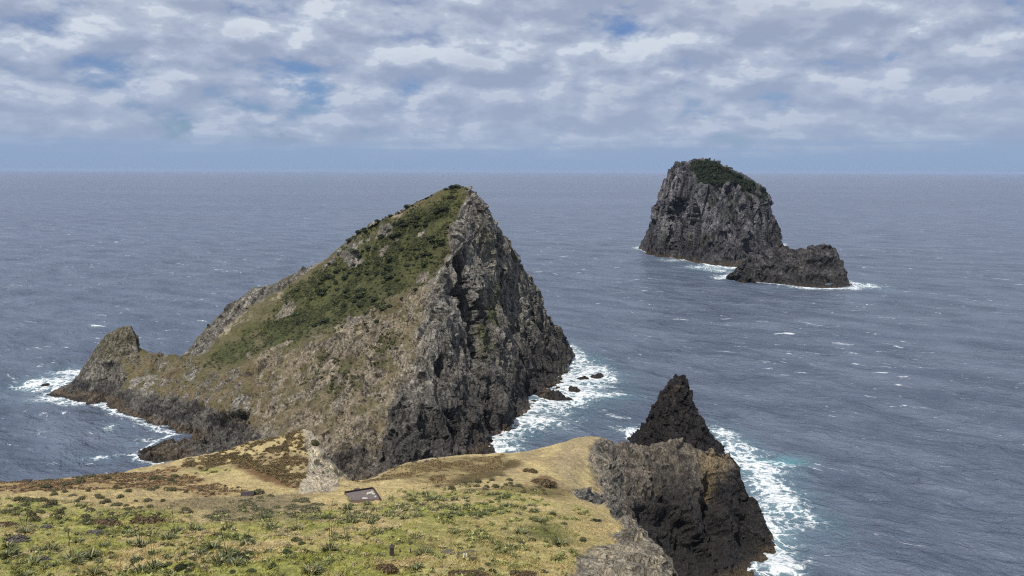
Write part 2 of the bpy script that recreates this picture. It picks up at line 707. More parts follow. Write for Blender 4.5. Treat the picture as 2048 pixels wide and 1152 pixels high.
# behind the crests the ground falls away to the sea
for p in line(crest, 14):
    pts += [(p[0] - 4, p[1] + 22, p[2] - 20), (p[0] - 6, p[1] + 40, p[2] * 0.3)]
for p in line([c for c in crest2[2:-1]], 14):
    pts += [(p[0], p[1] + 12, p[2] - 14), (p[0], p[1] + 26, 8)]
for p in line(crest3[1:-2], 10):
    pts += [(p[0] + 2, p[1] + 12, p[2] - 16), (p[0] + 3, p[1] + 22, 5)]
# promontory's near face, above the bay
wall = [(1230, 960, 226), (1215, 930, 232), (1260, 1000, 224), (1230, 1000, 207), (1280, 1060, 212), (1300, 930, 246), (1290, 970, 240), (1350, 920, 251),
        (1340, 980, 243), (1400, 940, 252), (1380, 1010, 240), (1430, 1000, 245), (1345, 1060, 232), (1310, 1120, 222), (1440, 940, 255), (1400, 1080, 236),
        (1350, 1150, 222), (1450, 1090, 239), (1400, 1150, 230), (1470, 1150, 234), (1480, 1060, 246), (1500, 1120, 242), (1460, 1020, 248), (1420, 915, 257)]
pts += [Y(*w_) for w_ in wall]
# the edge of the near cliff
edge1 = [Y(1192, 868, 240), Y(1160, 915, 224), Y(1135, 950, 205), Y(1150, 985, 180), Y(1178, 1000, 163), Y(1222, 1012, 150), Y(1240, 1045, 130), Y(1298, 1062, 117),
         Y(1328, 1093, 103), Y(1345, 1152, 90)]
pts += line(edge1, 5)
for (a, dxy) in ((Y(1178, 1000, 163), (9, 3)), (Y(1222, 1012, 150), (9, 4)), (Y(1240, 1045, 130), (8, 3)), (Y(1298, 1062, 117), (8, 2)), (Y(1328, 1093, 103), (7, 2)), (Y(1345, 1152, 90), (7, 2))):
    pts += [(a[0] + dxy[0], a[1] + dxy[1], a[2] - 24), (a[0] + 2 * dxy[0], a[1] + 2 * dxy[1], a[2] * 0.32)]
pts += [Y(1190, 960, 212), (-43.2, 202.5, 40), (-42.5, 208, 34), (-44.5, 206, 36), (-41.5, 214, 26)]
# body of the slope
ground = [(0, 1152, 74), (200, 1152, 74), (420, 1152, 74), (640, 1152, 74), (860, 1152, 75), (1060, 1152, 77), (1180, 1152, 81), (1260, 1152, 85),
          (-200, 1152, 70), (-220, 1060, 98), (0, 1060, 101), (180, 1055, 103), (360, 1050, 105), (540, 1050, 105), (720, 1052, 104), (900, 1050, 105), (1060, 1050, 107), (1150, 1060, 107),
          (1230, 1090, 100), (1290, 1100, 98), (0, 1010, 136), (180, 1005, 138), (340, 1010, 136), (480, 1010, 136), (620, 1015, 134), (700, 1012, 138), (720, 990, 148), (820, 1000, 142), (960, 1000, 144), (1060, 1000, 146),
          (1140, 1015, 143), (1190, 1040, 130), (0, 980, 160), (150, 972, 166), (300, 968, 170), (430, 970, 168), (560, 975, 166), (650, 985, 160),
          (480, 930, 186), (400, 935, 188), (560, 920, 188), (600, 900, 192), (620, 950, 178), (350, 950, 182), (640, 900, 196),
          (760, 968, 175), (850, 950, 190), (950, 935, 203), (1040, 925, 213), (1100, 930, 212), (1120, 960, 190), (1000, 965, 180), (900, 970, 176), (1080, 980, 168),
          (1130, 900, 228), (1060, 905, 229), (1180, 890, 234), (1150, 880, 237)]
pts += [Y(*g) for g in ground]
# the ground between the picture's lower edge and the photographer's feet, and beside
for x in (-160, -110, -70, -35, 0, 25):
    for y, z in ((55, 95.5), (38, 105.5), (20, 116.5), (0, 128.2), (-30, 138), (-70, 140)):
        pts.append((x * (0.6 + 0.4 * y / 60.0) if y > 0 else x * 0.9, y, z - 0.0006 * x * x))
pts += [(-190, 100, 60), (-200, 60, 66), (-210, 0, 70), (-190, 140, 45), (-190, -70, 75)]
# a seaward cliff to the right of the photographer
pts += [(38, 60, 80), (40, 30, 96), (44, 0, 104), (46, -70, 112), (58, 55, 40), (62, 20, 50), (68, -20, 60)]
shore = [at_z(1514, 1135)[:2], at_z(1520, 1170)[:2], at_z(1510, 1215)[:2], (66, 207), (56, 203), (47, 194), (42, 180), (46, 150), (54, 120), (62, 90), (72, 50), (86, 0), (95, -80),
         (-230, -90), (-255, 0), (-250, 80), (-235, 150), (-200, 220), (-150, 255), (-100, 262), (-70, 250), (-45, 245), (-30, 262), (0, 270), (25, 274), (45, 284), (70, 286), (84, 275), at_z(1500, 1088)[:2]]
sk, polyA = coast_ring(shore, 9)
COASTS.append(polyA)
pts += sk


def L_fg(m):
    d = np.hypot(m[:, 0], m[:, 1])
    base = np.clip(d * 0.0052, 0.42, 3.0)
    hidden = (m[:, 1] < 58) | (np.abs(m[:, 0]) > 0.72 * m[:, 1] + 6)
    return np.where(hidden, np.maximum(base * 3, 2.2), base)


hill = Land('hillside', pts, L_fg, sm=(1, 1), f=0.25)
V, N = hill.V, hill.N
steep = 1 - N[:, 2]
cliffness = sst(steep, 0.24, 0.42)
# bare patches: the white knob, the lit outcrop at the lower right, the promontory's saddle
a_knob = hill.area([(605, 848), (640, 862), (662, 900), (682, 945), (680, 975), (655, 988), (590, 985), (612, 955), (612, 920), (620, 880)], 1.5, 1.5)
a_knob = np.maximum(a_knob, hill.area([(605, 850), (628, 852), (640, 900), (625, 950), (605, 985), (596, 985), (612, 950), (608, 900)], 1.0, 1.0))
a_knob = np.maximum(a_knob, hill.area([(560, 860), (600, 848), (640, 862), (615, 872), (590, 866)], 1.0, 1.0) * 0.6)
a_outcrop = hill.area([(1225, 1018), (1290, 1064), (1322, 1094), (1336, 1130), (1336, 1230), (1090, 1230), (1130, 1140), (1180, 1095), (1232, 1085), (1250, 1060)], 1.5, 2.5)
a_prom = hill.area([(1192, 868), (1160, 915), (1165, 980), (1260, 1100), (1400, 1152), (1530, 1152), (1520, 1020), (1480, 930), (1440, 893), (1345, 868), (1265, 893)], 2.5, 2)
rock = np.clip(np.maximum.reduce([cliffness, a_knob * 0.85, a_outcrop, a_prom * sst(steep, 0.12, 0.25)]), 0, 1)
prom_xy = sst(V[:, 0], 30, 36) * sst(V[:, 1] + 0.35 * V[:, 0], 206, 216)
a_prom = np.maximum(a_prom, prom_xy)
rock = np.maximum.reduce([rock, prom_xy, sst(-V[:, 2], -22, -14)])
rock = np.clip(rock + 0.25 * fbm(V * 0.3, 3, 0.6, 4) * (rock > 0.05) * (rock < 0.98), 0, 1)
# relief
cv, ce, ct = cells(V * np.array((0.26, 0.26, 0.085)) + fbm(V * 0.2, 2, 0.5, 3)[:, None] * 0.5, 11)
cv2, ce2, ct2 = cells(V * np.array((0.75, 0.75, 0.3)) + fbm(V * 0.5, 2, 0.5, 8)[:, None] * 0.4, 21)
drock = (cv - 0.5) * 1.9 + ct * 1.5 + (cv2 - 0.5) * 0.75 + ct2 * 0.5 + 1.0 * fbm(V * 0.12, 3, 0.5, 31)
near_knob = np.clip(a_knob + a_outcrop, 0, 1)
drock *= 1 - 0.35 * near_knob
n_h = fbm(V * np.array((0.30, 0.30, 0.30)), 4, 0.55, 41)
n_m = fbm(V * 1.3, 3, 0.5, 43, True)
drock = drock + 3.2 * a_prom * fbm(V * np.array((0.055, 0.055, 0.03)), 3, 0.55, 33)
for (x, y, r_, d_, sq_) in ((1428, 985, 5, 6, (0.7, 1, 2.2)), (1430, 1050, 7, 7, (0.7, 1, 2.4)), (1350, 1080, 8, 5, (1, 1, 1.5)), (1290, 1050, 5, 3, (0.8, 1, 2)), (1490, 1080, 4, 3, (0.7, 1, 2)), (1395, 1120, 6, 4, (0.8, 1, 1.6))):
    drock = drock - hill.blob(x, y, r_, sq_, 0.5, x) * d_
dturf = 0.62 * n_h + 0.24 * n_m + 0.6 * fbm(V * 0.07, 2, 0.5, 47)
fade = sst(np.hypot(V[:, 0], V[:, 1]), 4, 30) * (1 - 0.93 * hill.blob(725, 991, 6.5, (1, 1, 2), 0.0, 1)) * (1 - 0.8 * hill.blob(495, 991, 3, (1, 1, 2), 0.0, 1))
hill.V = V + N * ((drock * rock + dturf * (1 - rock)) * fade)[:, None]

# colours
P = V
lf = fbm(P * 0.045, 4, 0.6, 61)
mf = fbm(P * 0.16, 4, 0.6, 62)
hf = fbm(P * 0.7, 3, 0.6, 63)
A = hill.area
C = np.tile(STRAW, (len(V), 1))
C = mix(C, TANC, sst(mf, -0.1, 0.45) * 0.8)
green_zone = np.maximum(A([(-220, 1000), (0, 1000), (150, 1008), (300, 1020), (420, 1040), (600, 1020), (700, 1005), (820, 985), (960, 968), (1080, 985), (1160, 1020), (1130, 1060), (1100, 1152), (900, 1250), (-300, 1250)], 6, 7, 0.08, 1),
                        A([(380, 945), (440, 932), (470, 940), (420, 950)], 1.5, 3) * 0.8)
C = mix(C, GREEN, green_zone * sst(mf + 0.5 * lf + 0.22, -0.25, 0.35) * 0.92)
C = mix(C, GREEN2, green_zone * sst(mf * 0.8 + hf * 0.5, 0.12, 0.55) * 0.75)
C = mix(C, STRAW * 0.85, A([(820, 1060), (1010, 1040), (1240, 1045), (1230, 1090), (1120, 1152), (1000, 1250), (860, 1152)], 5, 6, 0.1, 3) * 0.62)
C = mix(C, GREEN2 * 1.2, A([(1050, 1055), (1120, 1050), (1130, 1090), (1060, 1080)], 2.5, 3, 0.1, 3) * 0.85)
C = mix(C, np.array((0.20, 0.165, 0.10)), A([(330, 1000), (560, 985), (640, 1000), (600, 1045), (420, 1045)], 4, 6, 0.1, 9) * 0.75)
# brown bracken bands below the skyline
br = A([(-200, 975), (0, 966), (200, 950), (330, 938), (430, 965), (500, 985), (420, 990), (250, 975), (60, 985), (-200, 1000)], 2.5, 4, 0.1, 4)
C = mix(C, RUST * 1.5, br * (0.35 + 0.65 * sst(fbm(P * np.array((0.12, 0.5, 0.5)), 4, 0.6, 79), -0.2, 0.1)))
br2 = A([(380, 916), (480, 892), (600, 854), (618, 862), (610, 920), (618, 955), (600, 978), (560, 960), (500, 935), (470, 925), (400, 942), (350, 935)], 1.5, 3, 0.14, 5)
kf = fbm(P * np.array((0.35, 0.22, 0.3)), 4, 0.62, 78)
C = mix(C, np.array((0.105, 0.070, 0.032)), br2 * sst(kf + 0.3 * mf, -0.10, 0.10) * 0.95)
C = mix(C, OLIVE * 0.8, br2 * sst(kf, 0.1, 0.3) * 0.7)
C = mix(C, RUST, A([(470, 930), (500, 925), (560, 950), (600, 978), (570, 975), (520, 960), (490, 950)], 1.5, 2, 0.2, 6) * 0.95)
C = mix(C, STRAW * 1.05, A([(400, 960), (480, 940), (540, 965), (600, 985), (560, 992), (460, 985)], 1.5, 2, 0.15, 7) * 0.8)
br3 = A([(700, 965), (780, 935), (900, 915), (1010, 912), (1040, 925), (960, 950), (880, 972), (780, 962)], 2.5, 4, 0.1, 8)
C = mix(C, np.array((0.17, 0.125, 0.055)), br3 * (0.55 + 0.4 * sst(mf, -0.2, 0.25)))
C = mix(C, OLIVE, A([(860, 975), (940, 945), (1030, 918), (1045, 926), (1000, 945), (1010, 955), (930, 970)], 2, 3, 0.12, 9) * 0.9)
C = mix(C, OLIVE * 1.2, A([(900, 985), (1050, 968), (1150, 985), (1120, 1000), (1000, 985)], 2.5, 3, 0.12, 10) * 0.7)
C = mix(C, RUST * 0.85, A([(1062, 965), (1090, 948), (1112, 972), (1085, 972)], 1.2, 1.5, 0.2, 11) * 0.85)
C = mix(C, PALE * 0.9, A([(800, 925), (880, 909), (905, 912), (860, 922), (810, 932)], 1.2, 1.5, 0.2, 12) * 0.8)
C = mix(C, np.array((0.33, 0.26, 0.15)), A([(1120, 880), (1190, 866), (1215, 870), (1165, 915), (1150, 990), (1200, 1005), (1160, 1000), (1100, 940)], 1.8, 2, 0.15, 13) * 0.85)
C = mix(C, STRAW * 1.1, A([(600, 1005), (690, 978), (760, 965), (840, 975), (760, 1000), (690, 1012)], 2, 2, 0.1, 14) * 0.8)
# small dark tufts and scrub flecks everywhere on the turf
C = C * (1 + 0.28 * fbm(P * np.array((0.35, 0.9, 0.9)), 3, 0.6, 75))[:, None]
tuft = sst(hf * 0.65 + fbm(P * 1.6, 2, 0.5, 71) * 0.55, 0.22, 0.5)
C = mix(C, C * 0.55, tuft * 0.55 * (1 - a_knob))
# rock
CR = np.tile(GREY, (len(V), 1))
rn = fbm(P * np.array((0.5, 0.5, 0.14)), 5, 0.65, 81)
CR = mix(CR, GREY * 1.75, sst(rn, 0.1, 0.5))
stp = fbm(P * np.array((0.9, 0.9, 0.12)), 4, 0.6, 83)
CR = mix(CR, GREY * 2.1, sst(stp, 0.12, 0.45) * 0.6)  # pale streaks paint sunlit facets into the rock colour
CR = mix(CR, DARK * 0.9, sst(-stp, 0.1, 0.45) * 0.6)
CR = mix(CR, DARK, sst(-rn, 0.0, 0.5) * 0.75)
CR = mix(CR, CR * np.array((0.88, 0.80, 0.70)), prom_xy * 0.8)
CR = mix(CR, PALE * 0.75, A([(1185, 862), (1235, 880), (1225, 930), (1200, 985), (1160, 985), (1150, 930)], 3, 4, 0.15, 17) * sst(rn, -0.4, 0.2) * 0.8)
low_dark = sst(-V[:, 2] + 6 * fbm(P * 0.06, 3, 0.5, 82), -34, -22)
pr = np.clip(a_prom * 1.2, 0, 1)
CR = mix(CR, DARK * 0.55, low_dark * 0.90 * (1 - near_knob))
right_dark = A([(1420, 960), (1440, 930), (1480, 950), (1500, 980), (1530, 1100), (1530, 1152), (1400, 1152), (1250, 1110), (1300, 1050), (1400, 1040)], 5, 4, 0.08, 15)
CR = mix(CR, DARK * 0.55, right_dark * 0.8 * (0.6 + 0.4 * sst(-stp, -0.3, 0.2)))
CR = mix(CR, PALE * 1.45, a_knob * (0.45 + 0.55 * sst(rn, -0.5, 0.1)))
CR = mix(CR, PALE * 0.95, a_outcrop * (0.25 + 0.65 * sst(rn, -0.25, 0.35)))
CR = mix(CR, TANC * 0.75, A([(1395, 895), (1440, 895), (1460, 912), (1435, 950), (1400, 940)], 2, 2, 0.2, 16) * 0.75)
CR = mix(CR, OCHRE * 1.2, sst(-V[:, 2], -3.4, -0.8) * 0.7)
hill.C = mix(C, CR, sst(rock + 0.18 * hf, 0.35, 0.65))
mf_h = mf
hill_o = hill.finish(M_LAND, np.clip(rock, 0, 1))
tag(hill_o, 'grassy headland slope in front with rocky cliff edge on its right', kind='structure')

# ================================================================== THE BIG ISLAND
pts = []
shore = [at_z(95, 790)[:2], at_z(130, 797)[:2], at_z(180, 806)[:2], at_z(226, 822)[:2], at_z(290, 846)[:2], at_z(352, 872)[:2], at_z(318, 886)[:2], at_z(272, 908)[:2],
         at_z(285, 924)[:2], at_z(360, 935)[:2], at_z(450, 955)[:2], at_z(560, 978)[:2], at_z(640, 986)[:2], at_z(690, 988)[:2], at_z(760, 984)[:2], at_z(850, 965)[:2], at_z(930, 935)[:2],
         at_z(978, 903)[:2], at_z(1030, 852)[:2], at_z(1075, 824)[:2], at_z(1092, 812)[:2], at_z(1110, 788)[:2], at_z(1128, 765)[:2], at_z(1138, 740)[:2],
         at_z(1143, 718)[:2], (40, 560), (22, 590), (-30, 600), (-110, 590), (-180, 560), (-230, 520), (-275, 490), at_z(150, 745)[:2]]
sk, polyB = coast_ring(shore, 7)
COASTS.append(polyB)
pts += sk
silR = [Y(940, 372, 441), Y(957, 398, 446), Y(985, 440, 455), Y(1000, 455, 460), Y(1022, 488, 468), Y(1047, 530, 478), Y(1070, 560, 488), Y(1082, 605, 498), Y(1110, 652, 511), Y(1130, 692, 522)]
pts += line(silR, 6)
silL = [Y(940, 372, 441), Y(908, 370, 442), Y(860, 387, 446), Y(810, 410, 450), Y(770, 428, 454), Y(720, 458, 460), Y(686, 488, 466), Y(660, 518, 470), Y(612, 536, 476), Y(562, 558, 482),
        Y(545, 568, 482), Y(505, 570, 482), Y(480, 590, 480), Y(440, 626, 474), Y(400, 668, 464), Y(362, 714, 452)]
pts += line(silL, 6)
neck = [Y(362, 716, 446), Y(330, 712, 440), Y(300, 704, 438), Y(277, 708, 437)]
pts += line(neck, 5)
fin = [Y(268, 704, 438), Y(267, 664, 440), Y(262, 649, 441), Y(245, 651, 441), Y(211, 669, 441), Y(192, 692, 441), Y(170, 728, 440), Y(158, 746, 440), Y(150, 760, 440), Y(118, 773, 439)]
pts += line(fin, 4)
for p in line(fin[1:-1], 8):
    pts += [(p[0], p[1] + 5, p[2] - 10), (p[0], p[1] + 16, 2)]
for p in line(silR, 12)[1:]:
    pts += [(p[0] + 2, p[1] + 16, p[2] * 0.72)]
for p in line(silL, 14):
    pts += [(p[0] - 5, p[1] + 18, p[2] * 0.74), (p[0] - 14, p[1] + 48, p[2] * 0.35)]
for p in line(neck, 10):
    pts += [(p[0], p[1] + 16, p[2] * 0.3)]
arete = [Y(940, 372, 441), Y(948, 400, 432), Y(925, 440, 420), Y(908, 500, 402), Y(890, 545, 388), Y(882, 600, 374), Y(870, 660, 362), Y(856, 720, 350), Y(838, 800, 336), Y(822, 860, 326), Y(812, 920, 317)]
pts += line(arete, 6)
face = [(970, 450, 440), (965, 520, 427), (990, 560, 445), (950, 600, 405), (1010, 600, 455), (960, 680, 396), (1020, 680, 440), (1060, 660, 477), (1090, 700, 500), (930, 740, 374),
        (990, 760, 396), (1050, 750, 438), (1100, 750, 478), (1120, 725, 507), (900, 800, 352), (960, 830, 368), (1020, 800, 404), (1060, 800, 424), (1090, 780, 450), (870, 880, 333), (930, 880, 346), (1040, 600, 468),
        (900, 640, 380), (1000, 500, 448)]
pts += [Y(*g) for g in face]
front = [(700, 540, 447), (800, 480, 433), (860, 440, 430), (760, 560, 420), (840, 560, 400), (640, 600, 433), (560, 620, 448), (500, 640, 452), (720, 640, 398), (800, 660, 376), (600, 690, 397), (500, 700, 424),
         (440, 700, 436), (400, 740, 424), (480, 760, 402), (560, 760, 378), (640, 760, 364), (720, 740, 364), (800, 760, 350), (700, 820, 345), (620, 830, 346), (540, 830, 353), (760, 860, 331), (660, 890, 327),
         (580, 890, 333), (780, 920, 319), (720, 930, 316), (660, 940, 315), (690, 900, 322), (500, 830, 358), (460, 800, 378), (400, 800, 388), (340, 780, 402), (300, 760, 415), (260, 750, 424), (240, 720, 434), (220, 750, 431), (190, 765, 434)]
pts += [Y(*g) for g in front]
# cliff foot and shelf on the left
pts += line([Y(170, 785, 432), Y(230, 796, 424), (*at_z(290, 815, 7)[:2], 7), (*at_z(350, 832, 6)[:2], 6), (*at_z(420, 850, 5)[:2], 5), (*at_z(480, 868, 4)[:2], 4), (*at_z(500, 900, 4)[:2], 4)], 5)
pts += [(*at_z(x, y, z)[:2], z) for x, y, z in ((240, 815, 3), (300, 836, 2.5), (360, 856, 2.5), (420, 872, 3), (340, 897, 3), (400, 900, 4), (300, 912, 1.5), (440, 925, 3), (380, 915, 3.5), (130, 787, 3), (180, 796, 3.5), (560, 935, 4), (640, 950, 4))]


def L_isl(m):
    hid = (m[:, 1] > 490) & (m[:, 0] < -10) | (m[:, 2] < -2)
    return np.where(hid, 3.0, 0.98)


isl = Land('rocky_island', pts, L_isl, sm=(1, 1), f=0.07)
# broad swellings and gullies before anything else
bg_ = np.clip(isl.V[:, 2] / 14.0, 0, 1)
calm = 0.12 + 0.88 * sst(isl.V[:, 0], -207, -180)
sw = calm * 3.4 * fbm(isl.V * np.array((0.028, 0.028, 0.02)), 3, 0.55, 135) * bg_
isl.V = isl.V + isl.N * sw[:, None]
isl.N = normals(isl.V, isl.T)
V, N = isl.V, isl.N
P = V
steep = 1 - N[:, 2]
a_face = isl.area([(938, 368), (935, 400), (905, 450), (895, 500), (872, 555), (868, 600), (845, 660), (830, 720), (795, 790), (770, 850), (740, 935), (980, 925), (1030, 852), (1092, 812), (1143, 718), (1110, 652), (1070, 562), (1022, 488), (957, 398)], 3.0, 7, 0.09, 1)
a_face = np.maximum(a_face, np.maximum(isl.blob(822, 888, 13, (1, 1, 1), 0.3, 5), isl.blob(800, 920, 10, (1, 1, 1), 0.3, 6)))
a_west = isl.area([(362, 714), (400, 666), (440, 624), (480, 588), (505, 569), (612, 534), (640, 530), (600, 560), (560, 590), (500, 615), (450, 650), (420, 700), (380, 712)], 2, 4, 0.1, 2)
lower = isl.area([(500, 700), (600, 690), (720, 640), (830, 560), (885, 550), (866, 660), (830, 800), (800, 935), (640, 970), (560, 900), (500, 860)], 5, 8, 0.07, 3)
shelf = sst(-V[:, 2] + 3 * fbm(P * 0.06, 3, 0.5, 5), -13, -7)
rock = np.maximum.reduce([a_face, a_west * 0.9, shelf, sst(steep, 0.42, 0.60)])
rn = fbm(P * np.array((0.22, 0.22, 0.08)), 5, 0.62, 91)
leftw = isl.area([(95, 785), (170, 735), (280, 705), (362, 714), (430, 740), (500, 720), (560, 760), (560, 860), (500, 900), (380, 860), (226, 822)], 5, 7, 0.07, 4)
rock = np.maximum(rock, lower * sst(rn, -0.22, 0.15) * 0.85)
rock = np.maximum(rock, leftw * sst(rn, -0.15, 0.2) * 0.8)
patches = [(700, 700, 8), (600, 730, 5), (720, 640, 7), (840, 470, 3.5), (760, 505, 3), (570, 620, 6), (530, 735, 6), (660, 530, 5), (700, 480, 4), (575, 690, 3), (860, 600, 8), (845, 552, 4), (610, 840, 7), (700, 860, 9), (640, 900, 8)]
pm = np.zeros(len(V))
for i, (x, y, r) in enumerate(patches):
    pm = np.maximum(pm, isl.blob(x, y, r, (1.5, 1, 1), 0.8, i))
rock = np.clip(np.maximum(rock, pm * 0.85), 0, 1)
wv = fbm(P * 0.10, 2, 0.5, 3)[:, None]
cv, ce, ct = cells(P * np.array((0.20, 0.20, 0.055)) + wv * 0.6, 111)
cv2, ce2, ct2 = cells(P * np.array((0.50, 0.50, 0.17)) + wv * 0.9, 121)
drock = (cv - 0.5) * 3.0 + ct * 2.2 + (cv2 - 0.5) * 1.3 + ct2 * 0.8 + 2.4 * fbm(P * 0.05, 3, 0.5, 131)
amp = 0.50 + 0.50 * a_face
drock = drock * (0.35 + 0.65 * calm) + a_face * sst(V[:, 2], 0, 12) * (1 - sst(V[:, 2], 92, 116)) * 4.2 * fbm(P * np.array((0.085, 0.085, 0.010)) + 7, 3, 0.5, 136, True)
dis = (0.35 + 0.65 * calm) * drock * rock * amp + (1 - rock) * (0.8 * fbm(P * 0.12, 4, 0.55, 141) + 0.35 * fbm(P * 0.6, 2, 0.5, 143))
dis += 1.5 * (1 - a_face) * rock * drock * 0.25
dis += np.maximum(lower, leftw) * (1 - a_face) * 3.0 * fbm(P * 0.07, 4, 0.55, 145, True)
# hollows: the deep cleft in the face, the hole beside it, the sea cave, the overhang on the left slope
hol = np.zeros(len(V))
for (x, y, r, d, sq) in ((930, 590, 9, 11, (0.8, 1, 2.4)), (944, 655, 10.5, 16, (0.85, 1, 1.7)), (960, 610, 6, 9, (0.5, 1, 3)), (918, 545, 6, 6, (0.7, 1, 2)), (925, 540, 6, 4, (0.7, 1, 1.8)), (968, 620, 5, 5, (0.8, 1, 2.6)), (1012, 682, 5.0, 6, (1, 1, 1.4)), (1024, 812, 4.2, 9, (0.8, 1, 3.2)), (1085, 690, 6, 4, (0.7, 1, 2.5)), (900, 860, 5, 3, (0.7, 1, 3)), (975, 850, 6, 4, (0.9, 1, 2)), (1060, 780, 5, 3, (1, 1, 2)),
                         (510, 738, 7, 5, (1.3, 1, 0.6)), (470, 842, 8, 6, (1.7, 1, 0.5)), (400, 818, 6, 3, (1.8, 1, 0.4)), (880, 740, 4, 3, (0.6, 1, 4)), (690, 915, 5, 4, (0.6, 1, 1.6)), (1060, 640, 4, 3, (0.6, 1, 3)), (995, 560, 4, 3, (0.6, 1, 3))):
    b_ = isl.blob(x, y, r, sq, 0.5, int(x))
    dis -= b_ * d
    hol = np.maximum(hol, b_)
isl.V = V + N * dis[:, None]
lf, mf, hf = fbm(P * 0.03, 4, 0.6, 161), fbm(P * 0.11, 4, 0.6, 162), fbm(P * 0.5, 3, 0.6, 163)
C = np.tile(ISLO, (len(V), 1))
upper_g = isl.area([(915, 368), (945, 385), (925, 440), (905, 500), (885, 540), (820, 580), (780, 610), (700, 640), (650, 660), (600, 670), (540, 690), (520, 650), (560, 610), (610, 570), (660, 525), (720, 456), (810, 408)], 11, 13, 0.05, 11)
C = mix(C, ISLG, np.clip(upper_g * (0.62 + 0.5 * mf), 0, 1))
g3 = np.maximum(isl.area([(440, 700), (520, 640), (600, 640), (620, 680), (520, 700), (420, 740), (380, 740)], 5, 6, 0.08, 12),
                isl.area([(590, 740), (640, 705), (720, 690), (800, 680), (800, 715), (730, 760), (640, 800), (590, 790)], 5, 7, 0.08, 13) * 0.9)
C = mix(C, ISLG * 1.1, g3 * 0.85)
C = mix(C, ISLG * 0.55, upper_g * sst(mf + 0.3 * hf, 0.15, 0.5) * 0.8)
C = mix(C, np.array((0.085, 0.100, 0.025)), upper_g * sst(-mf + 0.4 * hf, 0.15, 0.5) * 0.55)
C = mix(C, np.array((0.112, 0.090, 0.055)), lower * (0.35 + 0.5 * sst(lf + mf, -0.3, 0.4)))
C = mix(C, np.array((0.15, 0.125, 0.075)), (1 - upper_g) * (1 - lower) * sst(mf, -0.2, 0.5) * 0.7)
C = mix(C, np.array((0.30, 0.245, 0.165)), lower * sst(fbm(P * np.array((0.16, 0.05, 0.10)), 4, 0.62, 175, True) + 0.3 * hf, 0.25, 0.7) * 0.4)
C = mix(C, np.array((0.150, 0.118, 0.066)), leftw * (0.35 + 0.6 * sst(mf + 0.4 * hf, -0.3, 0.3)))
C = mix(C, C * 0.5, sst(hf, 0.15, 0.5) * 0.6)
for i, (x, y, r) in enumerate(((880, 552, 5), (850, 590, 7), (830, 620, 6), (700, 660, 6), (470, 640, 8), (560, 590, 7), (535, 710, 6), (655, 750, 4), (640, 520, 4), (800, 645, 6), (790, 425, 3), (440, 665, 5), (720, 820, 8), (780, 800, 6))):
    C = mix(C, PALE * (0.72 + 0.08 * (i % 4)), isl.blob(x, y, r, (1.8, 1.2, 1), 0.9, i + 40) * sst(hf + mf, -0.35, 0.2) * 0.8)
CR = np.tile(GREY, (len(V), 1))
CR = mix(CR, GREY * 2.2, sst(rn + 0.5 * hf, 0.02, 0.40) * 0.8)
st = fbm(P * np.array((0.6, 0.6, 0.06)), 4, 0.6, 171)
CR = mix(CR, DARK * 1.2, sst(st + 0.5 * rn, 0.05, 0.5) * 0.65 * (0.3 + 0.7 * a_face))
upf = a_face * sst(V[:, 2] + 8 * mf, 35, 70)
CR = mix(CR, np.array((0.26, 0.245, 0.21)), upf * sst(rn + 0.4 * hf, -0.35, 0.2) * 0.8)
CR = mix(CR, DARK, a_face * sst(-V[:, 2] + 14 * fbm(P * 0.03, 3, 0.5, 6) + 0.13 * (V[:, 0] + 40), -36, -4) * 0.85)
CR = mix(CR, PALE * 0.75, pm * (1 - a_face) * sst(rn, -0.3, 0.3) * 0.7)
CR = mix(CR, np.array((0.165, 0.13, 0.088)), lower * (1 - a_face) * 0.4)
CR = mix(CR, np.array((0.125, 0.112, 0.066)), sst(-V[:, 0], 140, 175) * sst(V[:, 2], 12, 22) * (1 - a_west) * sst(mf + 0.5 * hf, -0.5, 0.2) * 0.75)
sk_ = fbm(P * np.array((0.16, 0.05, 0.10)), 4, 0.62, 175, True)
CR = mix(CR, np.array((0.34, 0.285, 0.20)), lower * (1 - a_face) * sst(sk_ + 0.4 * hf, 0.1, 0.6) * 0.55)
for x, y, r_ in ((992, 575, 6), (986, 620, 6.5), (976, 665, 7), (966, 700, 6), (1010, 540, 4)):
    CR = mix(CR, np.array((0.085, 0.095, 0.036)), isl.blob(x, y, r_, (0.8, 1.4, 1.8), 0.7, 77 + x) * 0.85 * sst(hf + mf, -0.6, 0.1))
CR = mix(CR, ISLO, isl.blob(965, 480, 8, (1, 1, 2), 0.8, 78) * 0.4)
CR = mix(CR, DARK * 1.15, shelf * (1 - a_face) * (0.4 + 0.5 * sst(mf, -0.3, 0.3)))
CR = mix(CR, OCHRE * 1.35, sst(-V[:, 2] + 1.5 * mf, -4.5, -2.0) * 0.6)
CR = mix(CR, DARK * 0.6, sst(-V[:, 2] + 0.7 * hf, -1.6, -0.6) * 0.7)
CR = mix(CR, DARK * 0.75, np.clip(hol * 1.2, 0, 1) * 0.75)  # hollows painted darker to deepen the shade inside them
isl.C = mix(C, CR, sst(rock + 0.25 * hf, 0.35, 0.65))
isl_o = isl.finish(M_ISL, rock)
tag(isl_o, 'large peaked island with green left slope and sheer grey right cliff', 'island')

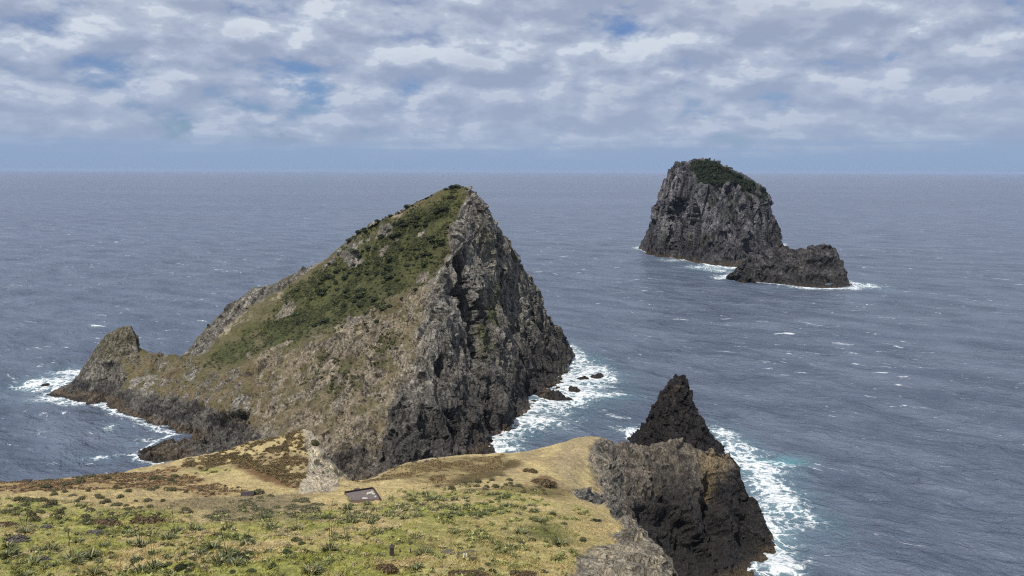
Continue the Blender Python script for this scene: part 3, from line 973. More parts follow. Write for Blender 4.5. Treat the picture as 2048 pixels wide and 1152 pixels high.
# ================================================================== THE FAR ISLAND
pts = []
sh = [at_z(1291, 504)[:2], at_z(1330, 513)[:2], at_z(1365, 519)[:2], at_z(1400, 528)[:2], at_z(1450, 536)[:2], at_z(1490, 534)[:2], at_z(1530, 520)[:2], at_z(1556, 503)[:2], at_z(1564, 494)[:2], (500, 1420), (440, 1460), (340, 1450), (260, 1390), (215, 1320)]
sk, pc = coast_ring(sh, 14, -14, 12)
COASTS.append(pc)
pts += sk
silL = [Y(1296, 494, 1235), Y(1299, 468, 1232), Y(1307, 430, 1228), Y(1319, 390, 1222), Y(1337, 350, 1215), Y(1360, 324, 1208), Y(1396, 314, 1205)]
top = [Y(1396, 314, 1205), Y(1425, 317, 1210), Y(1445, 326, 1216), Y(1459, 338, 1220), Y(1504, 360, 1232), Y(1534, 382, 1245)]
silR = [Y(1534, 382, 1245), Y(1547, 415, 1255), Y(1558, 450, 1262), Y(1561, 480, 1268)]
for l_ in (silL, top, silR):
    pts += line(l_, 12)
for p in line(silL[:-1], 20) + line(top, 25) + line(silR, 20):
    pts += [(p[0] + 4, p[1] + 40, p[2] * 0.93), (p[0] + 12, p[1] + 95, p[2] * 0.55)]
brow = [Y(1326, 398, 1196), Y(1348, 360, 1182), Y(1375, 338, 1174), Y(1400, 350, 1160), Y(1425, 362, 1152), Y(1455, 368, 1152), Y(1485, 382, 1158), Y(1500, 400, 1170), Y(1520, 400, 1200)]
pts += line(brow, 12)
body = [(1330, 470, 1190), (1325, 430, 1196), (1370, 440, 1158), (1365, 490, 1155), (1400, 420, 1140), (1400, 500, 1118), (1440, 430, 1130), (1440, 480, 1112), (1470, 440, 1128), (1492, 440, 1142), (1470, 490, 1105), (1490, 510, 1100), (1430, 515, 1082),
        (1460, 520, 1080), (1520, 440, 1190), (1530, 480, 1210), (1510, 490, 1165), (1545, 480, 1240), (1400, 380, 1150), (1450, 400, 1140)]
pts += [Y(*g) for g in body]
far = Land('far_island', pts, lambda m: np.where(m[:, 1] > 1270, 9.0, 2.3), coarse=(26, 12), sm=(1, 2), f=0.12)
V, N = far.V, far.N
P = V
steep = 1 - N[:, 2]
cv, ce, ct = cells(P * np.array((0.075, 0.075, 0.020)) + fbm(P * 0.03, 2, 0.5, 3)[:, None] * 0.6, 211)
cv2, ce2, ct2 = cells(P * np.array((0.19, 0.19, 0.06)), 221)
a_green = far.area([(1380, 325), (1398, 320), (1443, 330), (1500, 364), (1535, 392), (1545, 425), (1530, 440), (1515, 430), (1500, 420), (1480, 385), (1450, 372), (1410, 365), (1395, 350), (1380, 338)], 6, 10, 0.04, 1)
a_green = np.clip(a_green * sst(fbm(P * 0.03, 3, 0.6, 19) + (V[:, 2] - 95) / 60, -0.3, 0.1), 0, 1)
drock = (cv - 0.5) * 9.5 + ct * 6 + (cv2 - 0.5) * 4.2 + ct2 * 2.5 + 6 * fbm(P * 0.016, 3, 0.5, 231)
dis = drock * (1 - 0.7 * a_green) * sst(V[:, 2], -2, 14) + a_green * 2.5 * fbm(P * 0.12, 3, 0.5, 233)
for (x, y, r, d, sq) in ((1355, 450, 22, 10, (0.9, 1, 1.8)), (1390, 440, 12, 10, (0.5, 1, 3)), (1496, 500, 12, 9, (0.7, 1, 1.2)), (1505, 440, 14, 9, (0.6, 1, 2.6)), (1530, 450, 10, 8, (0.6, 1, 1.6))):
    dis -= far.blob(x, y, r, sq, 0.4, int(x)) * d
far.V = V + N * dis[:, None]
rn = fbm(P * np.array((0.10, 0.10, 0.028)), 5, 0.62, 291)
C = np.tile(np.array((0.092, 0.090, 0.097)), (len(V), 1))  # rock colour darkened to take in the cloud shadow over the island
rs = fbm(P * np.array((0.22, 0.22, 0.035)), 4, 0.65, 292)
C = mix(C, np.array((0.235, 0.222, 0.225)), sst(rn + 0.6 * rs, 0.02, 0.5) * 0.85)
C = mix(C, DARK * 0.8, sst(-rn - 0.5 * rs, 0.0, 0.4) * 0.85)
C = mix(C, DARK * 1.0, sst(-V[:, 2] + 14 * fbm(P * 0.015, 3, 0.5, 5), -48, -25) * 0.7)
C = mix(C, OCHRE * 0.85, sst(-V[:, 2], -6, -3) * 0.7)
C = mix(C, np.array((0.020, 0.030, 0.011)), a_green * sst(fbm(P * 0.05, 4, 0.6, 9), -0.5, -0.1))
for x, y, r in ((1350, 420, 10), (1420, 400, 10), (1470, 400, 12), (1380, 470, 8), (1330, 480, 10), (1450, 425, 8), (1430, 400, 7), (1410, 480, 8)):
    C = mix(C, np.array((0.034, 0.042, 0.020)), far.blob(x, y, r, (1, 1, 1.2), 0.9, x) * 0.6)
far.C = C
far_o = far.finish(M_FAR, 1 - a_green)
tag(far_o, 'tall steep dark rock island on the horizon with dark green bush on its top', 'island')

# ------------------------------------------------ the low rock in front of it
pts = []
sh = [at_z(1453, 556)[:2], at_z(1500, 564)[:2], at_z(1560, 571)[:2], at_z(1620, 575)[:2], at_z(1670, 579)[:2], at_z(1700, 580)[:2], at_z(1713, 575)[:2], at_z(1700, 566)[:2], (400, 960), (340, 975), (280, 965), at_z(1462, 545)[:2]]
sk, pc = coast_ring(sh, 10, -10, 9)
COASTS.append(pc)
pts += sk
sil = [Y(1464, 541, 925), Y(1487, 517, 928), Y(1530, 500, 930), Y(1560, 486, 930), Y(1577, 487, 930), Y(1592, 497, 930), Y(1606, 494, 930), Y(1620, 485, 930), Y(1636, 489, 930), Y(1656, 488, 929), Y(1672, 496, 928), Y(1684, 512, 925), Y(1690, 533, 921), Y(1691, 553, 916)]
pts += line(sil, 8) + line([Y(1688, 556, 905), Y(1700, 566, 900), Y(1709, 571, 897)], 8)
for p in line(sil, 12):
    pts += [(p[0] + 1, p[1] + 18, p[2] * 0.6)]
pts += [Y(*g) for g in ((1500, 540, 908), (1540, 520, 914), (1600, 520, 916), (1650, 515, 918), (1670, 530, 914), (1670, 560, 895), (1620, 555, 896), (1560, 552, 898), (1500, 555, 898), (1600, 540, 905), (1640, 535, 908))]
low = Land('low_islet', pts, lambda m: np.where(m[:, 1] > 940, 6.0, 1.9), coarse=(18, 9), sm=(1, 2), f=0.12)
V, N = low.V, low.N
P = V
cv, ce, ct = cells(P * np.array((0.085, 0.085, 0.06)) + fbm(P * 0.05, 2, 0.5, 3)[:, None] * 0.6, 311)
cv2, ce2, ct2 = cells(P * np.array((0.22, 0.22, 0.16)), 321)
dis = ((cv - 0.5) * 5.5 + ct * 4 + (cv2 - 0.5) * 2.4 + ct2 * 1.6 + 2.5 * fbm(P * 0.03, 3, 0.5, 331)) * sst(V[:, 2], -2, 10)
for (x, y, r, d, sq) in ((1585, 545, 9, 6, (0.8, 1, 1.6)), (1530, 540, 10, 5, (1.6, 1, 0.6)), (1640, 560, 14, 5, (1.6, 1, 0.5)), (1640, 530, 10, 4, (1.5, 1, 0.6))):
    dis -= low.blob(x, y, r, sq, 0.5, int(x)) * d
low.V = V + N * dis[:, None]
rn = fbm(P * np.array((0.12, 0.12, 0.09)), 5, 0.62, 391)
C = np.tile(np.array((0.066, 0.062, 0.062)), (len(V), 1))
C = mix(C, np.array((0.115, 0.105, 0.100)), sst(rn, 0.05, 0.45) * 0.8)
C = mix(C, DARK * 0.7, sst(-rn, 0.0, 0.4) * 0.8)
C = mix(C, DARK * 0.5, sst(-V[:, 2] + 6 * rn, -12, -4) * 0.75)
C = mix(C, OCHRE * 0.7, sst(-V[:, 2], -3, -1) * 0.6)
low.C = C
low_o = low.finish(M_FAR, np.ones(len(V)))
tag(low_o, 'low humped dark rock islet just in front of the tall far island', 'islet')

# ------------------------------------------------ the black pinnacle behind the promontory
pts = []
sh = [at_z(1250, 884)[:2], (70, 322), (90, 320), (100, 330), (101, 346), (96, 362), (84, 374), (68, 376), (56, 370)]
sk, pc = coast_ring(sh, 6, -7, 5)
COASTS.append(pc)
pts += sk
sil = [Y(1262, 876, 360), Y(1285, 855, 356), Y(1305, 832, 354), Y(1313, 802, 352), Y(1322, 780, 350), Y(1341, 760, 349), Y(1356, 749, 348), Y(1371, 748, 348), Y(1376, 762, 348), Y(1383, 792, 348), Y(1393, 820, 347), Y(1412, 852, 346),
       Y(1438, 888, 344), Y(1456, 915, 342)]
pts += line(sil, 3)
for p in line(sil, 6):
    pts += [(p[0], p[1] + 9, p[2] * 0.72 - 2), (p[0], p[1] + 17, p[2] * 0.3)]
pts += [Y(*g) for g in ((1330, 830, 341), (1360, 800, 342), (1370, 850, 337), (1310, 870, 340), (1350, 880, 332), (1400, 880, 334), (1430, 920, 334), (1340, 850, 338), (1385, 830, 341))]
pin = Land('pinnacle_rock', pts, lambda m: np.where(m[:, 1] > 366, 2.2, 0.75), coarse=(8, 4), sm=(0, 1), f=0.3)
V, N = pin.V, pin.N
P = V
cv, ce, ct = cells(P * np.array((0.28, 0.28, 0.20)) + fbm(P * 0.2, 2, 0.5, 3)[:, None] * 0.6, 411)
cv2, ce2, ct2 = cells(P * np.array((0.7, 0.7, 0.55)), 421)
dis = ((cv - 0.5) * 1.9 + ct * 1.5 + (cv2 - 0.5) * 1.0 + ct2 * 0.8) * sst(V[:, 2], -2, 4)
pin.V = V + N * dis[:, None]
rn = fbm(P * 0.35, 5, 0.62, 491)
C = np.tile(np.array((0.026, 0.023, 0.022)), (len(V), 1))
C = mix(C, np.array((0.085, 0.072, 0.052)), sst(rn, 0.08, 0.5) * 0.8 * sst(V[:, 2], 12, 38))
C = mix(C, DARK * 0.5, sst(-rn, 0.0, 0.4) * 0.8)
pin.C = C
pin_o = pin.finish(M_SPIRE, np.ones(len(V)))
tag(pin_o, 'sharp black pinnacle of rock rising behind the near promontory', 'rock')

# ================================================================== ROCKS IN THE SURF


def surf_rock(px0, py0, px1, py1, hgt, seed, label, turn=0.0, aspect=0.6):
    a, b = at_z(px0, (py0 + py1) / 2), at_z(px1, (py0 + py1) / 2)
    cx, cy = (a[0] + b[0]) / 2, (a[1] + b[1]) / 2
    rx = abs(b[0] - a[0]) / 2
    import bmesh
    bm = bmesh.new()
    bmesh.ops.create_icosphere(bm, subdivisions=4, radius=1.0)
    vs = np.array([v.co[:] for v in bm.verts])
    T = np.array([[v.index for v in f.verts] for f in bm.faces])
    bm.free()
    q = vs * np.array((rx, rx * aspect, hgt))
    cv, ce, ct = cells(q * 0.45 + seed * 7.3, seed)
    cv2, ce2, ct2 = cells(q * 1.1 + seed * 3.1, seed + 3)
    k = 1 + 0.30 * (cv - 0.5) + 0.22 * ct + 0.14 * (cv2 - 0.5) + 0.18 * fbm(q * 0.3 + seed, 3, 0.5, seed)
    q = q * k[:, None]
    c, s = math.cos(turn), math.sin(turn)
    q = np.stack([q[:, 0] * c - q[:, 1] * s, q[:, 0] * s + q[:, 1] * c, q[:, 2] - 0.15 * hgt], 1)
    rn = fbm(q * 0.8, 4, 0.6, seed + 8)
    C = np.tile(np.array((0.034, 0.030, 0.028)), (len(q), 1))
    C = mix(C, np.array((0.075, 0.066, 0.056)), sst(rn, 0, 0.5) * 0.7)
    me = make_mesh('surf_rock', q, T, M_SPIRE, C, np.ones(len(q)), np.zeros(len(T), bool))
    o = link('surf_rock', me, None, (cx, cy, 0))
    tag(o, label, 'rock', 'black rocks standing in the surf')
    COASTS.append(np.array([(cx + rx * math.cos(t), cy + rx * aspect * math.sin(t)) for t in np.linspace(0, 6.28, 9)[:-1]]))
    return o


surf_rock(1177, 750, 1214, 765, 3.6, 3, 'outermost black rock in the white surf right of the big island', 0.15)
surf_rock(1147, 755, 1178, 770, 3.2, 5, 'black rock in the surf next inward from the outermost one')
surf_rock(1134, 774, 1160, 796, 4.2, 8, 'long dark rock leaning seaward between island foot and outer surf rocks', 0.95, 1.3)
surf_rock(1122, 797, 1147, 811, 2.8, 9, 'small wet rock at the lower end of the leaning surf rock', 0.3)
surf_rock(1086, 788, 1130, 818, 7.0, 12, 'thick dark boulder standing against the foot of the big island', 0.3, 0.8)
surf_rock(78, 768, 102, 776, 1.7, 14, 'small isolated rock in foam off the left tip of the island')
surf_rock(1553, 1128, 1572, 1138, 1.2, 17, 'small dark rock awash in foam beside the near promontory')
surf_rock(1020, 848, 1034, 856, 1.8, 19, 'little rock at the waterline below the island cliff')

# ================================================================== THE SEA
NA, NR = 760, 700
ang = np.radians(np.linspace(-47, 47, NA))
r0 = np.concatenate([np.geomspace(190, 1500, 560), np.geomspace(1500, 120000, NR - 560 + 1)[1:]])
AG, RG = np.meshgrid(ang, r0)
X = (RG * np.sin(AG)).ravel()
Yy = (RG * np.cos(AG)).ravel()
Q = np.stack([X, Yy, np.zeros_like(X)], 1)
r = RG.ravel()
# wind waves: crests run obliquely; each octave fades out where the grid can no longer carry it
th = R(-28)
ux = X * math.cos(th) + Yy * math.sin(th)
uy = -X * math.sin(th) + Yy * math.cos(th)
Z = np.zeros(len(X))
for lam, a, sd in ((46, 0.9, 1), (23, 0.85, 2), (12, 0.65, 3), (6.5, 0.42, 4)):
    k = (r < lam * 75)
    q = np.stack([ux[k] / (lam * 1.5), uy[k] / lam, np.full(k.sum(), sd * 3.3)], 1) * 1.25
    n = 1 - np.abs(vnoise(q, sd)) * 2
    Z[k] += a * (np.sign(n) * np.abs(n) ** 1.2) * (1 - sst(r[k], lam * 40, lam * 75)) * 1.05
Z *= 1
V = np.stack([X, Yy, Z], 1)
idx = np.arange(NA * NR).reshape(NR, NA)
quads = np.stack([idx[:-1, :-1], idx[:-1, 1:], idx[1:, 1:], idx[1:, :-1]], -1).reshape(-1, 4)[:, ::-1]
# foam and the churned pale water under it
foam = np.zeros(len(X))
aqua = np.zeros(len(X))
nearv = (r < 1500)
Pn = V[nearv]
wob = np.stack([fbm(Pn * 0.05, 3, 0.6, 501), fbm(Pn * 0.05 + 9, 3, 0.6, 502)], 1)
Qn = Pn[:, :2] + wob * 6
fN = np.zeros(len(Pn))
aN = np.zeros(len(Pn))
for poly in COASTS:
    big = len(poly) > 20
    c0 = poly.mean(0)
    rad = np.max(np.hypot(*(poly - c0).T)) + 40
    m = np.hypot(Qn[:, 0] - c0[0], Qn[:, 1] - c0[1]) < rad
    d = dist_poly(Qn[m], poly)
    wdt = np.where(Pn[m, 1] > 700, 9.0, 4.0) * (0.45 + 0.9 * sst(fbm(Pn[m] * 0.02, 2, 0.5, 503), -0.35, 0.5))
    fN[m] = np.maximum(fN[m], 0.80 * np.exp(-(d / wdt) ** 1.5))
# broken water: (pixel of its centre on the sea, half width and half length in pixels, tilt, strength)
surf = [(1150, 712, 22, 18, 0, 0.9), (1165, 740, 40, 16, 0, 0.8), (1130, 775, 34, 18, 0, 1.0), (1195, 757, 40, 18, 0, 1.0), (1170, 790, 45, 16, 0, 0.95), (1230, 795, 60, 7, 0, 0.62), (1110, 815, 50, 16, 0, 0.85), (1060, 845, 50, 18, 0, 0.80),
        (1015, 878, 40, 18, 0, 0.72), (1090, 850, 80, 22, 0, 0.50), (1000, 895, 40, 12, 0, 0.5), (1265, 865, 26, 13, 0, 0.8), (1450, 872, 34, 14, 0, 0.9), (1480, 900, 40, 18, 0, 0.9), (1500, 935, 40, 20, 0, 0.85), (1530, 935, 60, 12, 0, 0.7),
        (1560, 1005, 60, 36, 0, 0.95), (1520, 965, 40, 30, 0, 0.9), (1590, 1020, 36, 20, 0, 0.8), (1535, 1060, 30, 40, 0, 0.9), (1545, 1110, 34, 40, 0, 0.85), (1570, 1130, 50, 30, 0, 0.6), (1600, 1060, 60, 30, 0, 0.42),
        (130, 745, 32, 8, 0, 0.85), (90, 770, 46, 12, 0, 0.95), (150, 800, 60, 8, 0, 0.7), (55, 775, 30, 8, 0, 0.5), (75, 800, 30, 6, 0, 0.35), (230, 860, 22, 6, 0, 0.62), (200, 918, 45, 5, 0, 0.6), (300, 880, 40, 8, 0, 0.5), (250, 905, 40, 6, 0, 0.45),
        (1290, 496, 14, 3, 0, 0.7), (1345, 520, 30, 4, 0, 0.6), (1400, 534, 36, 4, 0, 0.9), (1435, 541, 30, 3, 0, 0.8), (1445, 556, 16, 4, 0, 0.9), (1735, 573, 28, 6, 0, 0.95), (1620, 577, 60, 2.5, 0, 0.7)]
for (x, y, hw, hh, t, s) in surf:
    c = np.array(at_z(x, y)[:2])
    rx = abs(at_z(x + hw, y)[0] - at_z(x - hw, y)[0]) / 2
    ry = abs(at_z(x, y - hh)[1] - at_z(x, y + hh)[1]) / 2
    D = np.hypot((Qn[:, 0] - c[0]) / rx, (Qn[:, 1] - c[1]) / ry)
    g = s * np.exp(-(D * 0.95) ** 2)
    fN = 1 - (1 - fN) * (1 - g * 0.92)
    g2 = s * np.exp(-(D * 0.62) ** 2)
    aN = 1 - (1 - aN) * (1 - g2 * 0.26)
for (x, y, hw, hh, s) in ((1550, 927, 60, 12, 1.3), (1640, 1050, 55, 18, 0.45), (1230, 800, 60, 10, 0.5), (1060, 870, 50, 20, 0.35), (100, 765, 50, 14, 0.4), (1180, 725, 40, 12, 0.4)):
    c = np.array(at_z(x, y)[:2])
    rx = abs(at_z(x + hw, y)[0] - at_z(x - hw, y)[0]) / 2
    ry = abs(at_z(x, y - hh)[1] - at_z(x, y + hh)[1]) / 2
    D = np.hypot((Qn[:, 0] - c[0]) / rx, (Qn[:, 1] - c[1]) / ry)
    aN = np.maximum(aN, s * np.exp(-D ** 2))
foam[nearv] = fN
aqua[nearv] = aN
# lift the breaking water a little
Z[nearv] += fN * 0.5 * (0.5 + fbm(Pn * 0.25, 3, 0.6, 511))
V[:, 2] = Z
M_SEA, nt, b = new_mat('sea_water')
L = nt.links
geo = nt.nodes.new('ShaderNodeNewGeometry')
pos = geo.outputs['Position']


def rot_map(rz, sx, sy):
    m = nt.nodes.new('ShaderNodeMapping')
    m.vector_type = 'TEXTURE'
    m.inputs['Rotation'].default_value = (0, 0, R(rz))
    m.inputs['Scale'].default_value = (sx, sy, 1)
    L.new(pos, m.inputs['Vector'])
    return m.outputs[0]


w1 = noise(nt, rot_map(-28, 1.6, 1.0), 0.17, 6, 0.66, 0.6)
w2 = noise(nt, rot_map(-14, 1.5, 1.0), 0.6, 4, 0.6, 0.4)
w3 = noise(nt, rot_map(-35, 2.5, 1.0), 0.035, 5, 0.62, 0.2)
gust = noise(nt, rot_map(-8, 3.0, 1.0), 0.0016, 5, 0.55, 0.6)
fa = attr(nt, 'foam').outputs['Fac']
aq = attr(nt, 'aqua').outputs['Fac']
# lacy foam: threshold of warped ridged noise by the foam amount
lace = nt.nodes.new('ShaderNodeTexVoronoi')
lace.feature = 'DISTANCE_TO_EDGE'
lace.inputs['Scale'].default_value = 0.17
lv = nt.nodes.new('ShaderNodeTexNoise')
lv.inputs['Scale'].default_value = 0.16
lv.inputs['Detail'].default_value = 7
lv.inputs['Roughness'].default_value = 0.65
L.new(pos, lv.inputs['Vector'])
ls = nt.nodes.new('ShaderNodeVectorMath')
ls.operation = 'SCALE'
ls.inputs['Scale'].default_value = 16.0
L.new(lv.outputs['Color'], ls.inputs[0])
la = nt.nodes.new('ShaderNodeVectorMath')
la.operation = 'ADD'
L.new(pos, la.inputs[0])
L.new(ls.outputs[0], la.inputs[1])
L.new(la.outputs[0], lace.inputs['Vector'])
fn = noise(nt, pos, 0.16, 6, 0.62, 1.6)
lacev = mathn(nt, 'SUBTRACT', 1.0, smooth(nt, lace.outputs['Distance'], 0.0, 0.22))
mixn = mathn(nt, 'ADD', mathn(nt, 'MULTIPLY', fn, 0.75), mathn(nt, 'MULTIPLY', lacev, 0.25))
thr = mathn(nt, 'SUBTRACT', mathn(nt, 'ADD', mathn(nt, 'MULTIPLY', mixn, 1.5), mathn(nt, 'MULTIPLY', fa, 0.74)), 1.14)
fmask = smooth(nt, thr, -0.05, 0.30)
# white horses: short bright crests scattered over open water
cap_n = noise(nt, rot_map(-24, 2.4, 1.0), 0.12, 7, 0.72, 0.9)
cap_z = noise(nt, pos, 0.006, 3, 0.6)
capv = mathn(nt, 'ADD', cap_n, mathn(nt, 'MULTIPLY', mathn(nt, 'SUBTRACT', cap_z, 0.5), 0.16))
caps = mathn(nt, 'MULTIPLY', smooth(nt, capv, 0.622, 0.69), 0.85)
white = mathn(nt, 'MAXIMUM', fmask, caps)
deep = mixc(nt, smooth(nt, w3, 0.3, 0.7), (0.070, 0.092, 0.138), (0.132, 0.160, 0.218))
deep = mixc(nt, mathn(nt, 'MULTIPLY', aq, 0.85), deep, (0.11, 0.27, 0.31))
deep = mixc(nt, mathn(nt, 'MULTIPLY', smooth(nt, fa, 0.25, 0.8), 0.25), deep, (0.30, 0.44, 0.46))
bc = mixc(nt, white, deep, (0.78, 0.82, 0.84))
L.new(bc, b.inputs['Base Color'])
rg = mathn(nt, 'ADD', 0.17, mathn(nt, 'MULTIPLY', white, 0.6))
rg = mathn(nt, 'ADD', rg, mathn(nt, 'MULTIPLY', gust, 0.14))
L.new(rg, b.inputs['Roughness'])
b.inputs['IOR'].default_value = 1.333
b.inputs['Specular IOR Level'].default_value = 0.5
bp = nt.nodes.new('ShaderNodeBump')
bp.inputs['Distance'].default_value = 1.0
bp.inputs['Strength'].default_value = 1.0
w4 = noise(nt, rot_map(-22, 1.7, 1.0), 0.075, 4, 0.6, 0.5)
hh_ = mathn(nt, 'ADD', mathn(nt, 'MULTIPLY', w1, 3.6), mathn(nt, 'MULTIPLY', w2, 0.8))
hh_ = mathn(nt, 'ADD', hh_, mathn(nt, 'MULTIPLY', w3, 8.0))
hh_ = mathn(nt, 'ADD', hh_, mathn(nt, 'MULTIPLY', w4, 6.5))
hh_ = mathn(nt, 'MULTIPLY', hh_, mathn(nt, 'ADD', 0.45, mathn(nt, 'MULTIPLY', gust, 1.0)))
L.new(hh_, bp.inputs['Height'])
L.new(bp.outputs[0], b.inputs['Normal'])
me = make_mesh('sea', V, quads, M_SEA, None, None, None, {'foam': foam, 'aqua': aqua})
sea = link('sea', me)
tag(sea, 'choppy blue grey open sea with white foam round the rocks', kind='structure')
# the rest of the sea, round the back: one coarse sheet a little lower
ring_a = np.radians(np.linspace(47, 313, 60))
rv, rq = [], []
for rr in (2.0, 190.0, 2000.0, 120000.0):
    for a in ring_a:
        rv.append((rr * math.sin(a), rr * math.cos(a), 0.0))
for i in range(3):
    for j in range(59):
        rq.append((i * 60 + j, (i + 1) * 60 + j, (i + 1) * 60 + j + 1, i * 60 + j + 1))
nb = len(rv)
fa_ = np.radians(np.linspace(-47, 47, 20))
for rr in (2.0, 190.0):
    for a in fa_:
        rv.append((rr * math.sin(a), rr * math.cos(a), 0.0))
for j in range(19):
    rq.append((nb + j, nb + j + 1, nb + 20 + j + 1, nb + 20 + j))
RV, RQ = np.array(rv), np.array(rq)
cr = np.cross(RV[RQ[:, 1]] - RV[RQ[:, 0]], RV[RQ[:, 2]] - RV[RQ[:, 0]])
RQ[cr[:, 2] < 0] = RQ[cr[:, 2] < 0][:, ::-1]
me = make_mesh('sea', RV, RQ, M_SEA, None, None, None, {'foam': np.zeros(len(RV)), 'aqua': np.zeros(len(RV))})
sea2 = link('sea', me)
tag(sea2, 'open sea behind and beside the headland, outside the view', kind='structure')

# ================================================================== THE AIR
m, nt, b = new_mat('haze_air')
nt.nodes.remove(b)
pv = nt.nodes.new('ShaderNodeVolumePrincipled')
pv.inputs['Color'].default_value = (0.56, 0.70, 0.97, 1)
pv.inputs['Density'].default_value = 1.6e-5
nt.links.new(pv.outputs[0], [n for n in nt.nodes if n.type == 'OUTPUT_MATERIAL'][0].inputs['Volume'])
HV = np.array([(x, y, z) for z in (-12.0, 175.0) for y in (-130000.0, 130000.0) for x in (-130000.0, 130000.0)])
HF = np.array([(0, 2, 3, 1), (4, 5, 7, 6), (0, 1, 5, 4), (1, 3, 7, 5), (3, 2, 6, 7), (2, 0, 4, 6)])
tag(link('haze', make_mesh('haze', HV, HF, m)), 'thin sea haze over the water', 'haze', None, 'stuff')

# ================================================================== VEGETATION


def leaf_dome(name, n, rx, rz, leaf, c1, c2, seed, core=0.72, up=0.3):
    """a rounded shrub: many small leaf faces through the crown's outer volume round a lumpy core"""
    g = np.random.default_rng(seed)
    d = g.normal(size=(n, 3))
    d[:, 2] = np.abs(d[:, 2]) * 1.0
    d /= np.linalg.norm(d, axis=1)[:, None]
    lump = 1 + 0.28 * fbm(d * 2.2 + seed, 3, 0.6, seed)
    rad = (0.74 + 0.30 * g.random(n)) * lump
    p = d * rad[:, None] * np.array((rx, rx, rz))
    t = g.normal(size=(n, 3))
    t[:, 2] *= 0.6
    t /= np.linalg.norm(t, axis=1)[:, None]
    b2 = np.cross(t, d + g.normal(size=(n, 3)) * 0.5)
    b2 /= np.maximum(np.linalg.norm(b2, axis=1), 1e-6)[:, None]
    s = leaf * (0.6 + 0.8 * g.random(n))[:, None]
    vs = np.concatenate([p - t * s, p + b2 * s * 0.5, p + t * s + np.array((0, 0, up)) * s, p - b2 * s * 0.5], 0)
    q = np.stack([np.arange(n), np.arange(n) + n, np.arange(n) + 2 * n, np.arange(n) + 3 * n], 1)
    tri = np.vstack([q[:, [0, 1, 2]], q[:, [0, 2, 3]]])
    shade = g.random(n)
    c = mix(np.tile(np.array(c1), (n, 1)), np.tile(np.array(c2), (n, 1)), shade)
    C = np.tile(c, (4, 1))
    # core
    k = 8
    m = 5
    cvs, ctr = [], []
    for i in range(m + 1):
        el = math.pi / 2 * i / m
        for j in range(k):
            a = 2 * math.pi * j / k
            w_ = core * (1 + 0.15 * math.sin(3 * a + seed + i))
            cvs.append((rx * w_ * math.cos(el) * math.cos(a), rx * w_ * math.cos(el) * math.sin(a), rz * core * math.sin(el) - (0.25 * rz if i == 0 else 0)))
    for i in range(m):
        for j in range(k):
            a0, a1 = i * k + j, i * k + (j + 1) % k
            ctr += [(a0, a1, a1 + k), (a0, a1 + k, a0 + k)]
    V = np.vstack([vs, np.array(cvs)])
    T = np.vstack([tri, np.array(ctr) + len(vs)])
    C = np.vstack([C, np.tile(np.array(c1) * 0.7, (len(cvs), 1))])
    return make_mesh(name, V, T, M_LEAF, C, None, np.zeros(len(T), bool))


def strap(V, T, C, base, az, lean, ln, wd, c, seg=4, droop=1.0):
    """one long tapering strap leaf that rises, arches over and narrows to its tip"""
    d = np.array((math.cos(az), math.sin(az), 0))
    s = np.array((-math.sin(az), math.cos(az), 0))
    p = np.array(base, float)
    th = lean
    n0 = len(V)
    for i in range(seg + 1):
        t = i / seg
        w_ = wd * (1 - t ** 2.2) * (0.7 + 0.6 * math.sin(math.pi * min(1, t + 0.2)))
        V.append(p - s * w_ / 2)
        V.append(p + s * w_ / 2 + np.array((0, 0, 0.01)))
        cc = np.array(c) * (0.75 + 0.5 * t)
        C.append(cc)
        C.append(cc)
        step = ln / seg
        p = p + step * (d * math.sin(th) + np.array((0, 0, math.cos(th))))
        th += droop * (0.12 + 0.34 * t)
    for i in range(seg):
        a = n0 + 2 * i
        T += [(a, a + 1, a + 3), (a, a + 3, a + 2)]


def flax_mesh(seed, n=120, size=1.0):
    g = random.Random(seed)
    V, T, C = [], [], []
    for i in range(n):
        az = g.uniform(0, 6.283)
        k = g.random()
        lean = 0.25 + 1.35 * k
        c = g.choice([(0.070, 0.085, 0.022), (0.045, 0.056, 0.018), (0.105, 0.120, 0.040), (0.030, 0.036, 0.014), (0.26, 0.26, 0.15), (0.12, 0.105, 0.04)])
        r_ = g.uniform(0.0, 0.42)
        strap(V, T, C, (r_ * math.cos(az), r_ * math.sin(az), -0.1), az + g.uniform(-0.5, 0.5), lean * 0.75, size * g.uniform(0.5, 1.0), 0.095, c, 4, g.uniform(1.0, 2.2))
    return make_mesh('leaves', np.array(V), np.array(T), M_LEAF, np.array(C), None, np.ones(len(T), bool))


def stalk_mesh(seed):
    """flower stalk: a thin leaning stem with short dark side pods"""
    g = random.Random(seed)
    V, T, C = [], [], []
    az = g.uniform(0, 6.28)
    h = g.uniform(1.7, 2.5)
    ln = g.uniform(0.1, 0.3)
    d = np.array((math.cos(az) * ln, math.sin(az) * ln, 1.0))
    for k in range(3):
        n0 = len(V)
        for z in (0, h * 0.5, h):
            for a in range(3):
                w_ = 0.022 * (1.3 - z / h)
                V.append(d * z + np.array((math.cos(a * 2.1) * w_, math.sin(a * 2.1) * w_, 0)))
                C.append((0.07, 0.05, 0.035))
        for i in range(2):
            for a in range(3):
                p, q = n0 + 3 * i + a, n0 + 3 * i + (a + 1) % 3
                T += [(p, q, q + 3), (p, q + 3, p + 3)]
        break
    for i in range(9):
        z = h * (0.5 + 0.5 * i / 9)
        strap(V, T, C, d * z, g.uniform(0, 6.28), 0.5, 0.22, 0.05, (0.05, 0.035, 0.025), 2, 0.2)
    return make_mesh('flower_stalk', np.array(V), np.array(T), M_LEAF, np.array(C), None, np.ones(len(T), bool))


flax = [flax_mesh(s) for s in range(5)]
stalks = [stalk_mesh(s) for s in range(4)]


